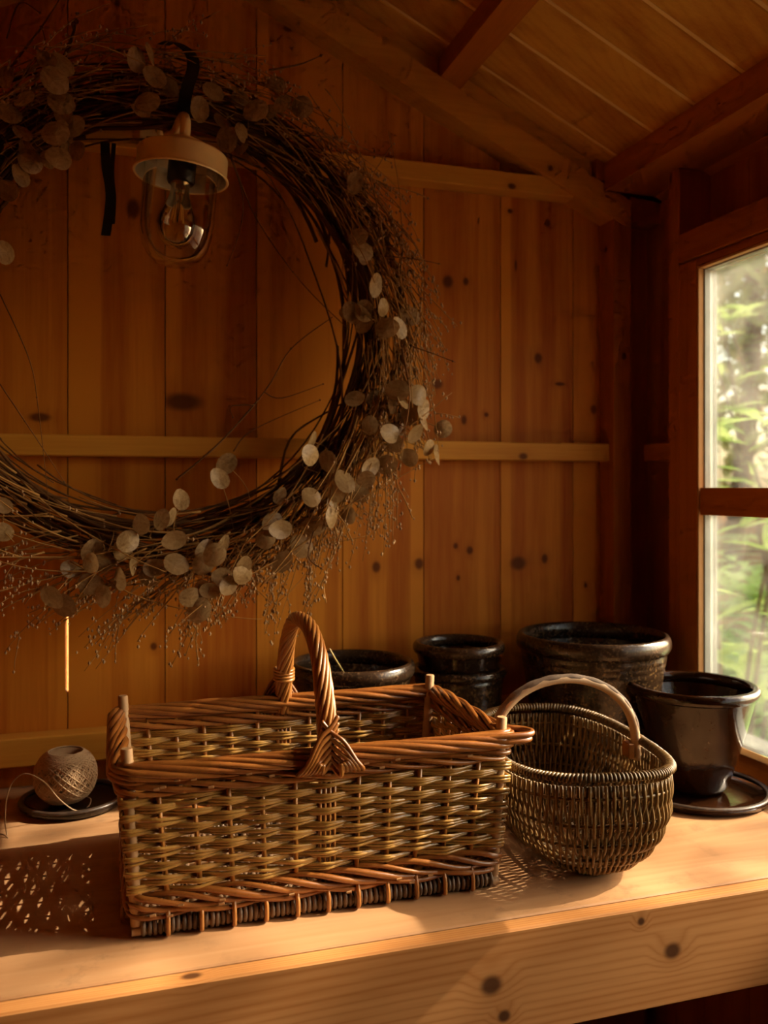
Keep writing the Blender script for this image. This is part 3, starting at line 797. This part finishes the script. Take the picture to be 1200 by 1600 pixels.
# ------------------------------------------------------------------ ball of twine
jute = willow('jute_twine', (0.30, 0.175, 0.085), (0.46, 0.30, 0.165), 0.85, 0.0, 60.0, 0.2)
TB = Vector((-.0560, -D0 + 1.268, .9072)); ball = empty('twine_ball', TB)
tag(ball, 'ball of natural jute twine sitting on the dark saucer', 'twine')
TR, TH = .0395, .0745
def tball(lat, lon, k=1.0):
    """barrel of wound twine"""
    z = math.sin(lat); r = math.cos(lat)**.8
    return Vector((TR*r*math.cos(lon)*k, TR*r*math.sin(lon)*k, TH*.5 + TH*.5*z))
MB().lathe([(0, .001)] + [((TR - .0022)*math.cos(a)**.8, TH*.5 + (TH*.5 - .001)*math.sin(a)) for a in [-1.4 + 2.45*i/18 for i in range(19)]] + [(.009, TH*.70), (0, TH*.55)], 32).build('core', jute, ball, True)
rt = random.Random(5); m = MB()
for layer, (inc, n_) in enumerate(((.93, 46), (1.02, 40), (-.80, 22))):
    for i in range(n_):
        l0 = 2*PI*(i*.382 if layer == 2 else i/n_) + rt.uniform(-.05, .05); ic = inc + rt.uniform(-.05, .05); path = []
        for q in range(34):
            a = 2*PI*q/34; la = math.asin(math.sin(ic)*math.sin(a)); lo = l0 + math.atan2(math.cos(ic)*math.sin(a), math.cos(a))
            path.append(tball(la, lo, 1 + .016*layer))
        m.tube(path, .00105, 5, True)
tag(m.build('windings', jute, ball, True), kind='stuff')
def rel(*pts): return [p - TB for p in pts]
MB().tube(spline(rel(at(126, 1268, 1.235), at(112, 1264, 1.228), at(92, 1248, 1.215), at(68, 1221, 1.20), at(40, 1209, 1.20), at(20, 1222, 1.205), at(10, 1250, 1.20), at(8, 1285, 1.195), at(11, 1305, 1.19)), 8), .0008, 6).build('loose_end', jute, ball, True)
MB().tube(spline(rel(at(126, 1268, 1.235), at(139, 1259, 1.245), at(142, 1249, 1.25), at(136, 1245, 1.255)), 6), .0008, 6).build('loose_end', jute, ball, True)
MB().tube(spline(rel(at(14, 1318, 1.172), at(12, 1309, 1.180), at(0, 1303, 1.186), at(-20, 1312, 1.18), at(-30, 1330, 1.16)), 6), .0008, 6).build('loose_end', jute, ball, True)
# ------------------------------------------------------------------ bulkhead lamp on the tie beam
cream = plain('cream_enamel', (0.82, 0.60, 0.27), 0.35, 0.5, 0.06, 25.0, 0.2, 0.05)
cream_in = plain('cream_enamel_inside', (0.60, 0.52, 0.36), 0.4, 0.4, 0.05, 25.0)
black = plain('black_bakelite', (0.012, 0.010, 0.009), 0.4, 0.5)
dome_glass = thin_glass('lamp_dome_glass', (0.94, 0.95, 0.92), 1.4, 0.7)
bulb_glass = thin_glass('bulb_glass', (0.96, 0.95, 0.90), 1.5, 1.6)
amber = plain('filament_amber', (0.75, 0.36, 0.05), 0.5)
LD = 1.215
lc = at(283, 277, LD)
lamp = empty('wall_lamp', (lc.x, lc.y, lc.z)); lamp.rotation_euler = (0, math.radians(5), 0)
tag(lamp, 'cream enamel wall lamp with clear glass dome hanging inside the wreath', 'lamp')
sh = [(.0, .0520), (.016, .0520), (.0175, .0500), (.0265, .0475), (.0280, .0445), (.0380, .0415), (.0400, .0395), (.0520, .0345), (.0580, .0320), (.0600, .0292), (.0605, .0050), (.0625, .0030), (.0635, .0008), (.0625, -.0008), (.0600, .0002)]
MB().lathe(sh, 64).build('shade', cream, lamp, True, 45)
MB().lathe([(.0600, .0002), (.0585, .006), (.0580, .0275), (.050, .0305), (.030, .0340), (0, .0350)], 64).build('shade_inside', cream_in, lamp, True, 45)
MB().lathe([(0, .030), (.0185, .030), (.0185, -.0055), (.0170, -.0085), (.0125, -.0085), (.0125, .002), (0, .002)], 32).build('lamp_holder', black, lamp, True, 40)
MB().lathe([(.0490, .018), (.0490, -.064), (.0475, -.080), (.0430, -.096), (.0350, -.109), (.0240, -.1175), (.0120, -.1215), (0, -.1225)], 64).build('glass_dome', dome_glass, lamp, True)
bulb = MB().lathe([(.0120, -.0060), (.0125, -.020), (.0150, -.030), (.0205, -.042), (.0255, -.055), (.0270, -.066), (.0250, -.078), (.0190, -.089), (.0100, -.0955), (0, -.0975)], 40).build('bulb', bulb_glass, lamp, True)
MB().lathe([(.0128, .001), (.0128, -.0105), (.0110, -.013), (0, -.013)], 24).build('bulb_cap', plain('brass_cap', (.45, .33, .16), .35, .5, .1, 40, 0, .1, 1.0), bulb, True, 40)
for a in range(4):
    c, s_ = math.cos(a*PI/2 + .5), math.sin(a*PI/2 + .5)
    MB().tube([(.004*c, .004*s_, -.024), (.0095*c, .0095*s_, -.060)], .0011, 6).build('filament', amber, bulb, True)
MB().tube([(0, 0, -.012), (0, 0, -.040), (0, 0, -.062)], [.0035, .0018, .0012], 8).build('filament_stem', bulb_glass, bulb, True)
# gooseneck to the wall plate
wp = at(240, 218, 1.343)
wl = wp - lc
gn = [(0, 0, .040), (0, 0, .060), (-.001, .004, .078), (-.003, .016, .0885), (-.006, .032, .088), (-.011, .048, .077), (wl.x*.62, .072, wl.z*.5 + .034), (wl.x*.8, wl.y*.82, wl.z + .014), (wl.x, wl.y - .004, wl.z + .008)]
MB().tube(spline(gn, 8), .0072, 12).build('gooseneck', cream, lamp, True)
pl = MB(); pr = [(wl.x - .006 + a, wl.z + .016 + b) for a, b in ((-.022, -.030), (-.0225, .020), (-.015, .034), (.015, .034), (.0225, .020), (.022, -.030), (.013, -.040), (-.013, -.040))]
pl.prism(pr, wl.y - .006, wl.y + .0015); pl.build('wall_plate', cream, lamp)
m = MB(); m.tube([(wl.x - .014, wl.y - .0062, wl.z + .030), (wl.x - .014, wl.y - .0085, wl.z + .030)], .0032, 10); m.build('screw', black, lamp, True, 40)

# ------------------------------------------------------------------ dried wreath on the wall
twig_m = willow('dark_twigs', (0.08, 0.032, 0.009), (0.22, 0.094, 0.028), 0.8, 0.0, 40.0, 0.2, 0.12)
straw_m = willow('dried_stems', (0.27, 0.125, 0.028), (0.52, 0.28, 0.085), 0.75, 0.0, 30.0, 0.1, 0.15)
seed_m = willow('dried_seeds', (0.30, 0.17, 0.075), (0.50, 0.32, 0.16), 0.8, 0.0, 50.0, 0.1, 0.15)
def pod_mat():
    t = NT('honesty_pods'); oi = t.n('ShaderNodeObjectInfo'); tc = t.n('ShaderNodeTexCoord')
    nz = t.noise(tc.outputs['Object'], 95.0, 4.0, 0.7, 1.0)
    col = t.mix(t.rng(nz, .35, .7), (0.52, 0.345, 0.155), (0.20, 0.10, 0.03))
    col = t.mix(t.math('MULTIPLY', oi.outputs['Random'], .55), col, (0.30, 0.17, 0.06))
    p = t.bsdf(col, 0.42, 0.3, t.bump(nz, .3, .001))
    tl = t.n('ShaderNodeBsdfTranslucent'); t.l(col, tl.inputs[0])
    mx = t.n('ShaderNodeMixShader'); mx.inputs[0].default_value = 0.35
    t.l(p.outputs[0], mx.inputs[1]); t.l(tl.outputs[0], mx.inputs[2]); return t.done(mx)
pod_m = pod_mat()
WC = Vector((0.072, -D0 + 1.285, 1.571)); WR = 0.313
wreath = empty('dried_wreath', WC)
tag(wreath, 'large dried wreath of twigs, seed sprays and pale honesty pods on back wall', 'wreath')
rg = random.Random(21)
def ring(a, r, dy): return Vector((r*math.cos(a), dy, r*math.sin(a)))
YMAX = .060                                               # behind this lie the battens
m = MB()
for i in range(190):
    a0 = rg.uniform(0, 2*PI); sp = rg.uniform(.7, 2.3); n = int(9 + sp*6)
    r0, r1, r2 = [rg.gauss(0, .021) for _ in range(3)]; y0, y1 = rg.gauss(0, .016), rg.gauss(0, .016); ph = rg.random()*6
    path = []
    for k in range(n):
        t = k/(n - 1); a = a0 + sp*t
        dr = r0*(1-t) + r1*t + r2*math.sin(PI*t) + .003*math.sin(9*t + ph)
        path.append(ring(a, WR + dr, max(-.06, min(.035, y0*(1-t) + y1*t + .003*math.sin(11*t + ph)))))
    rr = rg.uniform(.0011, .0030) if i % 4 else rg.uniform(.0030, .0048); m.tube(path, [rr*(1 - .55*k/(n-1)) for k in range(n)], 5)
tag(m.build('twig_ring', twig_m, wreath, True), kind='stuff')
# fine straw-coloured stems lying along the ring and springing outward, some with seeds
ms, md = MB(), MB()
octa = ((1,0,0),(-1,0,0),(0,1,0),(0,-1,0),(0,0,1.5),(0,0,-1.5))
def seed(mb, p, r):
    b = len(mb.v); mb.v += [(p.x + x*r, p.y + y*r, p.z + z*r) for x, y, z in octa]
    mb.f += [tuple(b + q for q in f) for f in ((0,2,4),(2,1,4),(1,3,4),(3,0,4),(2,0,5),(1,2,5),(3,1,5),(0,3,5))]
def stem(a, dirn, r, dy, length, flare, droop, rad, seeds=0, curl=0.0, sub=0):
    n = max(7, int(length/.014)); p = ring(a, r, dy); tang = Vector((-math.sin(a), 0, math.cos(a)))*dirn
    d = (tang + Vector((math.cos(a), 0, math.sin(a)))*flare + Vector((0, rg.uniform(-.25, .05), 0))).normalized(); path = [p]
    for k in range(n):
        rel_ = Vector((p.x, 0, p.z)); rad_d = rel_.normalized()
        d = d - rad_d*(curl/n) + Vector((0, 0, -droop/n)) + Vector((rg.gauss(0, .035), rg.gauss(0, .03), rg.gauss(0, .035)))
        d.normalize(); p = p + d*(length/n); p = Vector((p.x, max(-.10, min(YMAX, p.y)), p.z)); path.append(p)
        if seeds and k > n*.35 and rg.random() < seeds:
            for _ in range(2):
                q = p + Vector((rg.gauss(0, .0035), rg.gauss(0, .003), rg.gauss(0, .0035))); seed(md, q, rg.uniform(.0014, .0024))
    ms.tube(path, [rad*(1 - .6*k/n) for k in range(n + 1)], 4)
    for _ in range(sub):
        k = rg.randrange(2, n - 1); q = path[k]; dd = (path[k+1] - path[k]).normalized() + Vector((rg.gauss(0, .5), rg.gauss(0, .3), rg.gauss(0, .5)))
        dd.normalize(); L_ = rg.uniform(.03, .07); pp = [q]
        for j in range(5):
            dd = (dd + Vector((rg.gauss(0, .1), rg.gauss(0, .08), -.14 + rg.gauss(0, .1)))).normalized(); q = q + dd*L_/5; q.y = min(q.y, YMAX); pp.append(q.copy())
            if seeds and rg.random() < .8: seed(md, q + Vector((rg.gauss(0, .002), rg.gauss(0, .002), rg.gauss(0, .002))), rg.uniform(.0014, .0022))
        ms.tube(pp, rad*.6, 4)
for i in range(240):                                      # lying along the ring
    a = rg.uniform(0, 2*PI); dirn = rg.choice((1, -1, -1))
    stem(a, dirn, WR + rg.gauss(.006, .026), rg.uniform(-.055, .005), rg.uniform(.12, .30), rg.uniform(-.05, .22), rg.uniform(0, .2), rg.uniform(.0009, .0018), .25 if rg.random() < .5 else 0, .55, 0)
for i in range(280):                                      # feathery sprays on the outer edge, denser on the right and below
    a = rg.choice((rg.uniform(-1.9, .9), rg.uniform(-2.9, .9), rg.uniform(0, 2*PI)))
    stem(a, -1, WR + rg.uniform(-.005, .045), rg.uniform(-.06, 0), rg.uniform(.08, .20), rg.uniform(.15, .8), rg.uniform(.1, .9), rg.uniform(.0008, .0014), .8, .35, rg.choice((0, 1, 2)))
for i in range(26):                                       # hanging seed strings at lower right
    a = rg.uniform(-1.45, -.25)
    stem(a, -1, WR + rg.uniform(.01, .05), rg.uniform(-.06, -.01), rg.uniform(.10, .17), .35, 2.2, rg.uniform(.0006, .0010), .95, 0, 2)
tag(ms.build('dried_stems', straw_m, wreath, True), kind='stuff')
tag(md.build('dried_seeds', seed_m, wreath), kind='stuff')
# bare twigs reaching across and out, each its own
def twig(pts, r0, forks=()):
    m = MB(); P = spline([at(*p) - WC for p in pts], 6)
    m.tube(P, [r0*(1 - .6*i/(len(P) - 1)) for i in range(len(P))], 5)
    for i in range(4, len(P), 7): m.ball(P[i], r0*1.25, 4, 6)
    for f in forks:
        Q = spline([at(*p) - WC for p in f], 5); m.tube(Q, [r0*.65*(1 - .5*i/(len(Q) - 1)) for i in range(len(Q))], 5); m.ball(Q[-1], r0*.9, 4, 6)
    return m.build('bare_twig', twig_m, wreath, True)
twig([(275, 750, 1.26), (345, 690, 1.27), (415, 610, 1.28), (455, 545, 1.27), (520, 495, 1.25)], .0016, [[(412, 612, 1.275), (440, 622, 1.27), (505, 600, 1.25)], [(398, 633, 1.27), (362, 635, 1.27), (364, 652, 1.27)], [(365, 705, 1.27), (395, 672, 1.27), (500, 625, 1.25)]])
twig([(352, 225, 1.25), (378, 300, 1.26), (376, 355, 1.26), (355, 415, 1.255)], .0011)
twig([(360, 240, 1.25), (400, 340, 1.28), (470, 440, 1.28), (545, 515, 1.25)], .0013)
twig([(-10, 140, 1.26), (40, 75, 1.27), (70, 35, 1.28), (110, -30, 1.29)], .0020, [[(10, 60, 1.27), (30, 5, 1.27), (62, 20, 1.27)]])
twig([(100, 90, 1.25), (112, 60, 1.25), (120, 30, 1.25)], .0030, [[(116, 48, 1.25), (113, 35, 1.25), (118, 30, 1.25)]])
twig([(10, 150, 1.25), (45, 110, 1.25), (70, 75, 1.26), (66, 45, 1.26)], .0014)
twig([(420, 110, 1.24), (470, 100, 1.23), (505, 85, 1.23)], .0018)
twig([(640, 540, 1.22), (670, 550, 1.21), (712, 566, 1.20)], .0013)
twig([(600, 400, 1.24), (650, 405, 1.23), (690, 413, 1.22)], .0012)
twig([(490, 830, 1.22), (482, 870, 1.21), (505, 890, 1.20)], .0015)
twig([(628, 545, 1.20), (640, 620, 1.19), (625, 710, 1.19)], .0016)
twig([(0, 460, 1.24), (45, 560, 1.23), (60, 640, 1.22), (80, 825, 1.22)], .0010); twig([(0, 600, 1.22), (60, 690, 1.21), (105, 760, 1.22)], .0010)
twig([(0, 760, 1.22), (35, 790, 1.21), (70, 820, 1.21)], .0012)
# honesty pods: pale flat seed cases
def pod_mesh(ax, az, bend):
    m = MB(); n = 14; rings_ = 3; m.v.append((0, -bend, 0))
    for r in range(1, rings_ + 1):
        for k in range(n):
            a = 2*PI*k/n; t = r/rings_; e = 1 + .10*max(0, math.cos(a - PI/2))**8
            m.v.append((ax*t*math.cos(a), -bend*(1 - t*t) + .0010*math.sin(2*a)*t, az*t*e*math.sin(a)))
    for k in range(n): m.f.append((0, 1 + k, 1 + (k + 1) % n))
    for r in range(rings_ - 1):
        for k in range(n):
            l = (k + 1) % n; a, b = 1 + r*n, 1 + (r + 1)*n; m.f.append((a + k, b + k, b + l, a + l))
    return m.mesh('honesty_pod', pod_m, True)
pods = [pod_mesh(.0145, .0175, .0020), pod_mesh(.0130, .0165, -.0015), pod_mesh(.0155, .0170, .0030)]
c1 = [(148,188),(193,200),(170,250),(18,240),(75,310),(30,355),(190,320),(70,415),(80,465),(95,505),(65,550),(25,595),(172,418),(228,395),(205,430),(185,495),(240,470),(150,500),(200,360),(425,185),(470,170),(485,240),(530,270),(695,380),(710,437),(752,452),(755,415),(665,285),(625,340),(750,310),(800,345),(840,350),(865,262),(883,322),(945,335),(1120,740),(1135,785),(1175,890),(1110,570),(1135,970),(1095,975),(15,790),(460,320),(440,340)]
c3 = [(850,660),(825,715),(680,795),(640,860),(605,870),(655,945),(530,885),(480,950),(460,985),(345,985),(340,1030),(395,1022),(265,1055),(500,1045),(450,1090),(580,1050),(555,1090),(660,1035),(770,985),(805,1000),(835,965),(765,1030),(915,1040),(910,1075),(835,1085),(755,1130),(785,1135),(715,1160),(748,1207),(858,1115),(240,1190),(195,1160),(385,1155),(10,815),(10,915),(340,1110)]
c4 = [(505,122),(450,0),(400,235),(445,240),(450,285),(545,300),(600,300),(640,250),(530,215),(490,592),(410,595),(475,707),(232,772),(225,830),(300,855),(350,920),(370,940),(335,985),(320,1042),(315,1090),(385,1080),(445,960),(430,985),(600,700),(700,640),(700,690),(665,740),(780,722),(755,828),(720,800),(640,840),(545,870),(590,560),(570,620),(675,580),(560,740),(580,780),(100,1000),(230,1005),(70,1110),(105,1140),(40,1180),(240,1125),(110,1275),(190,1210),(480,880),(460,930),(640,660),(610,600)]
spots = [(x/2, y/2) for x, y in c1] + [(x/2.4, 450 + y/2.4) for x, y in c3] + [(400 + x/2.667, 400 + y/2.667) for x, y in c4]
rp = random.Random(8)
for i in range(46):                                        # the arc that runs out of the picture on the left
    a = rp.uniform(1.9, 4.6); p = ring(a, WR + rp.gauss(.01, .035), 0) + WC
    if p.x < -.17 and abs(math.hypot(p.x - WC.x, p.z - WC.z) - WR) < .05: spots.append((p.x, p.z, 'w'))
mst = MB()
for sp_ in spots:
    dd = rp.uniform(1.195, 1.238)
    if len(sp_) == 3: p = Vector((sp_[0], -D0 + dd, sp_[1]))
    else: p = at(sp_[0], sp_[1], dd)
    sc_ = rp.uniform(.78, 1.08)
    put('honesty_pod', rp.choice(pods), wreath, p - WC, (rp.uniform(-.6, .6), rp.uniform(0, 6.28), rp.uniform(-.75, .75)), (sc_, sc_, sc_))
    q = p - WC; c = Vector((q.x, 0, q.z)); c = c.normalized()*(WR + rp.uniform(-.01, .01))
    mid = (q + c)*.5 + Vector((rp.uniform(-.015, .015), .0, rp.uniform(-.015, .015)))
    mst.tube(spline([q + Vector((0, .001, 0)), mid, Vector((c.x, rp.uniform(-.03, 0), c.z))], 4), .0006, 4)
tag(mst.build('pod_stalks', straw_m, wreath, True), kind='stuff')
# black ribbon over the top, with a hanging tail
rib_m = plain('black_ribbon', (0.010, 0.008, 0.008), 0.55, 0.4)
ribbon = empty('hanging_ribbon', at(292, 120, 1.22)); tag(ribbon, 'black ribbon tied over the top of the wreath, one tail hanging left of lamp', 'ribbon')
def band(name, pts, w, par):
    P = spline([Vector(p) - par.location for p in pts], 6); m = MB()
    for p in P:
        for dx, dy in ((-w, -.0004), (w, -.0004), (w, .0004), (-w, .0004)): m.v.append((p.x + dx, p.y + dy, p.z))
    for i in range(len(P) - 1):
        for k in range(4): l = (k + 1) % 4; m.f.append((i*4 + k, i*4 + l, i*4 + 4 + l, i*4 + 4 + k))
    m.f += [(3, 2, 1, 0), tuple(len(m.v) - 4 + k for k in range(4))]
    return m.build(name, rib_m, par, True, 50)
band('loop', [at(255, 70, 1.335), at(272, 66, 1.28), at(296, 82, 1.235), at(302, 105, 1.215), at(292, 140, 1.212), at(287, 168, 1.225), at(287, 178, 1.26), at(287, 160, 1.32)], .0085, ribbon)
band('tail', [at(164, 222, 1.265), at(166, 260, 1.25), at(172, 300, 1.252), at(170, 335, 1.255), at(165, 368, 1.25)], .0062, ribbon)
band('tail', [at(178, 224, 1.27), at(175, 270, 1.275), at(178, 310, 1.275), at(176, 350, 1.275)], .0030, ribbon)

# ------------------------------------------------------------------ the garden outside the window
soil = plain('leaf_litter_soil', (0.30, 0.17, 0.085), 0.9, 0.1, 0.6, 3.0, 0.0, 0.5)
def gz(x, y): return -.062 + .34*max(0, min(x, 4.5) - 1.25)*max(0, min(1, (y + .6)/.9))
ground = MB(); gx = [-8, -3, 0, .95, 1.25, 1.6, 2, 2.5, 3, 3.6, 4.5, 7, 14]; gy = [-10, -4, -1.5, -.6, -.3, 0, .3, .8, 1.5, 3, 5, 8, 14]
ground.v = [(x, y, gz(x, y)) for x in gx for y in gy]
ground.f = [(i*13 + j, (i+1)*13 + j, (i+1)*13 + j + 1, i*13 + j + 1) for i in range(12) for j in range(12)]
tag(ground.build('ground', soil, None, True), kind='structure')
lf_bright = leafmat('shrub_leaf', (0.46, 0.68, 0.14), (0.72, 0.84, 0.34), .62)
lf_fern = leafmat('fern_leaf', (0.34, 0.60, 0.14), (0.70, 0.84, 0.42), .6)
lf_tree = leafmat('tree_leaf', (0.34, 0.44, 0.14), (0.66, 0.70, 0.34), .6)
lf_gold = leafmat('autumn_leaf', (0.66, 0.38, 0.12), (0.80, 0.60, 0.30), .6)
bark = plain('tree_bark', (0.20, 0.14, 0.095), 0.9, 0.1, 0.4, 25.0, 0, .6)
rl = random.Random(17)
def leaf_geo(m, p, d, up, L_, w, fold=.25):
    d = d.normalized(); sd = d.cross(up)
    if sd.length < 1e-4: sd = d.orthogonal()
    sd.normalize(); nn = sd.cross(d); b = len(m.v)
    for t, ww in ((0, .05), (.25, .8), (.55, 1.0), (.8, .62), (1, .03)):
        c = p + d*L_*t - nn*(L_*.18*t*t)
        for q in (-1, 0, 1): v = c + sd*(w*ww*q) + nn*(abs(q)*w*ww*fold); m.v.append(tuple(v))
    for i in range(4):
        for k in range(2): a = b + i*3 + k; m.f.append((a, a + 1, a + 4, a + 3))
m = MB(); leaf_geo(m, Vector((0, 0, 0)), Vector((0, 1, 0)), Vector((0, 0, 1)), .15, .027); leaf_me = m.mesh('leaf', lf_bright, True)
def shrub(base, stems, label, h, spread, nl):
    o = empty('broadleaf_shrub', base); tag(o, label, 'shrub', 'broad-leaved shrubs outside the window')
    for s_ in range(stems):
        a = rl.uniform(0, 6.28); tip = Vector((math.cos(a)*spread*rl.uniform(.3, 1), math.sin(a)*spread*rl.uniform(.3, 1), h*rl.uniform(.7, 1)))
        P = spline([(0, 0, 0), tip*.5 + Vector((rl.gauss(0, .05), rl.gauss(0, .05), .1*h)), tip], 6)
        MB().tube(P, [.009*(1 - .6*i/(len(P)-1)) for i in range(len(P))], 6).build('stem', bark, o, True)
        for j in range(nl):
            t = rl.uniform(.45, 1.0) if j > 6 else 1.0; p = P[min(int(t*(len(P) - 1)), len(P) - 1)]
            d = Vector((rl.gauss(0, 1), rl.gauss(0, 1), rl.uniform(-.3, .7))).normalized()
            put('leaf', leaf_me, o, p, d.to_track_quat('Y', 'Z').to_euler(), [rl.uniform(.7, 1.15)]*3)
shrub((1.62, .62, gz(1.62, .62)), 8, 'tall broad-leaved shrub just outside the window', 1.52, .38, 13)
shrub((2.25, 1.05, gz(2.25, 1.05)), 8, 'broad-leaved shrub further from the window', 1.75, .5, 10)
def fern(base, label, nf, L_):
    o = empty('fern', base); tag(o, label, 'fern', 'ferns outside the window')
    for i in range(nf):
        a = 2*PI*i/nf + rl.uniform(-.3, .3); up = rl.uniform(.9, 2.2); m = MB(); p = Vector((0, 0, 0)); d = Vector((math.cos(a)*.5, math.sin(a)*.5, up)).normalized(); n = 22; ax = [p]
        for k in range(n):
            d = (d + Vector((math.cos(a)*.045, math.sin(a)*.045, -.075))).normalized(); p = p + d*L_/n; ax.append(p)
        m.tube(ax, [.003*(1 - .7*k/n) for k in range(n + 1)], 4)
        for k in range(4, n + 1):
            t = (k - 4)/(n - 4); w = L_*.20*(math.sin(PI*min(1, .18 + t*.82))**.8); dd = (ax[k] - ax[k-1]).normalized(); sd = dd.cross(Vector((0, 0, 1))).normalized()
            for q in (-1, 1): leaf_geo(m, ax[k], sd*q + dd*.35, Vector((0, 0, 1)), w, L_/n*.42, .1)
        m.build('frond', lf_fern, o)
for (x_, y_, z_, n_, l_) in ((1.72, .46, 0, 19, 1.15), (1.95, .66, 0, 19, 1.25), (1.62, .02, 0, 13, .8), (2.5, 1.25, 0, 18, 1.25), (2.2, .45, 0, 15, 1.1), (3.0, 1.75, 0, 18, 1.35), (1.75, .98, 0, 16, 1.15)):
    fern((x_, y_, gz(x_, y_) - .01), {1.72: 'fern with arching fronds below the window by the glossy pot', 1.95: 'fern behind the nearest fern', 1.62: 'small fern nearest to the shed wall', 2.5: 'fern under the farther shrub', 2.2: 'fern standing clear to the right of the shrubs', 3.0: 'largest fern at the back of the garden bed', 1.75: 'fern at the foot of the tall shrub'}[x_], n_, l_)
def tree(base, h, label, mat, cr, nl, cz, ls=.06, seed_=1, trunk=.07, clump=None):
    r = random.Random(seed_); o = empty('garden_tree', base); tag(o, label, 'tree', 'trees in the garden')
    T = spline([(0, 0, 0), (r.gauss(0, .06), r.gauss(0, .06), h*.5), (r.gauss(0, .1), r.gauss(0, .1), h)], 6)
    MB().tube(T, [trunk*(1 - .6*i/(len(T)-1)) for i in range(len(T))], 9).build('trunk', bark, o, True)
    m = MB()
    for i in range(nl):
        v = Vector((r.gauss(0, 1), r.gauss(0, 1), r.gauss(0, 1))); v = v.normalized()*(r.random()**.4)
        p = Vector((v.x*cr[0], v.y*cr[1], cz + v.z*cr[2]))
        leaf_geo(m, p, Vector((r.gauss(0, 1), r.gauss(0, 1), r.gauss(0, .7))), Vector((0, 0, 1)), ls*r.uniform(.7, 1.3), ls*.3)
    if clump:
        (cx, cy, cz2), (ax, ay, az), n2 = clump
        MB().tube(spline([(0, 0, cz2 - .25), (cx*.5, cy*.5, cz2 - .05), (cx, cy, cz2)], 5), .012, 6).build('branch', bark, o, True)
        for i in range(n2):
            p = Vector((cx + r.uniform(-ax, ax), cy + r.uniform(-ay, ay), cz2 + r.uniform(-az, az)))
            leaf_geo(m, p, Vector((r.gauss(0, 1), r.gauss(0, 1), r.gauss(0, .7))), Vector((0, 0, 1)), ls*r.uniform(.7, 1.3), ls*.3)
    tag(m.build('foliage', mat, o), kind='stuff')
tree((3.6, 3.1, gz(3.6, 3.1)), 3.2, 'green tree standing behind the shrubs outside', lf_tree, (1.0, 1.0, 1.5), 2600, 2.1, .11, 2)
tree((4.6, 2.6, gz(4.6, 2.6)), 3.4, 'golden autumn tree beyond the shrubs', lf_gold, (1.1, 1.1, 1.3), 2400, 2.6, .11, 3)
tree((4.2, 4.6, gz(4.2, 4.6)), 3.6, 'tall green tree farthest back in the garden', lf_tree, (1.5, 1.3, 1.9), 3000, 2.2, .13, 4)
tree((5.8, 3.9, gz(5.8, 3.9)), 3.6, 'brown-leaved tree at the far right of the garden', lf_gold, (1.3, 1.4, 1.8), 2600, 2.0, .13, 5)
tree((4.4, -1.0, -.062), 3.8, 'open-crowned tree in the path of the sunlight to the window', lf_tree, (.7, .62, .75), 240, 4.1, .085, 6, .045, ((0, .20, 3.64), (.3, .30, .13), 60))

gp = empty('added_crack_post', (-.076, .40, -.062)); gp.rotation_euler = (0, 0, math.radians(45))  # added behind the wall crack, turned to the sun to colour it orange
tag(gp, 'pine post added outside so the crack between wall boards shows sunlit orange', 'post')
MB().chamfer_box(-.05, .05, -.05, .05, 0, 1.7, .004).build('post_shaft', pine_fascia, gp)
MB().lathe([(0, 1.76), (.05, 1.705), (.055, 1.7005), (0, 1.7005)], 4).build('post_cap', pine_fascia, gp)
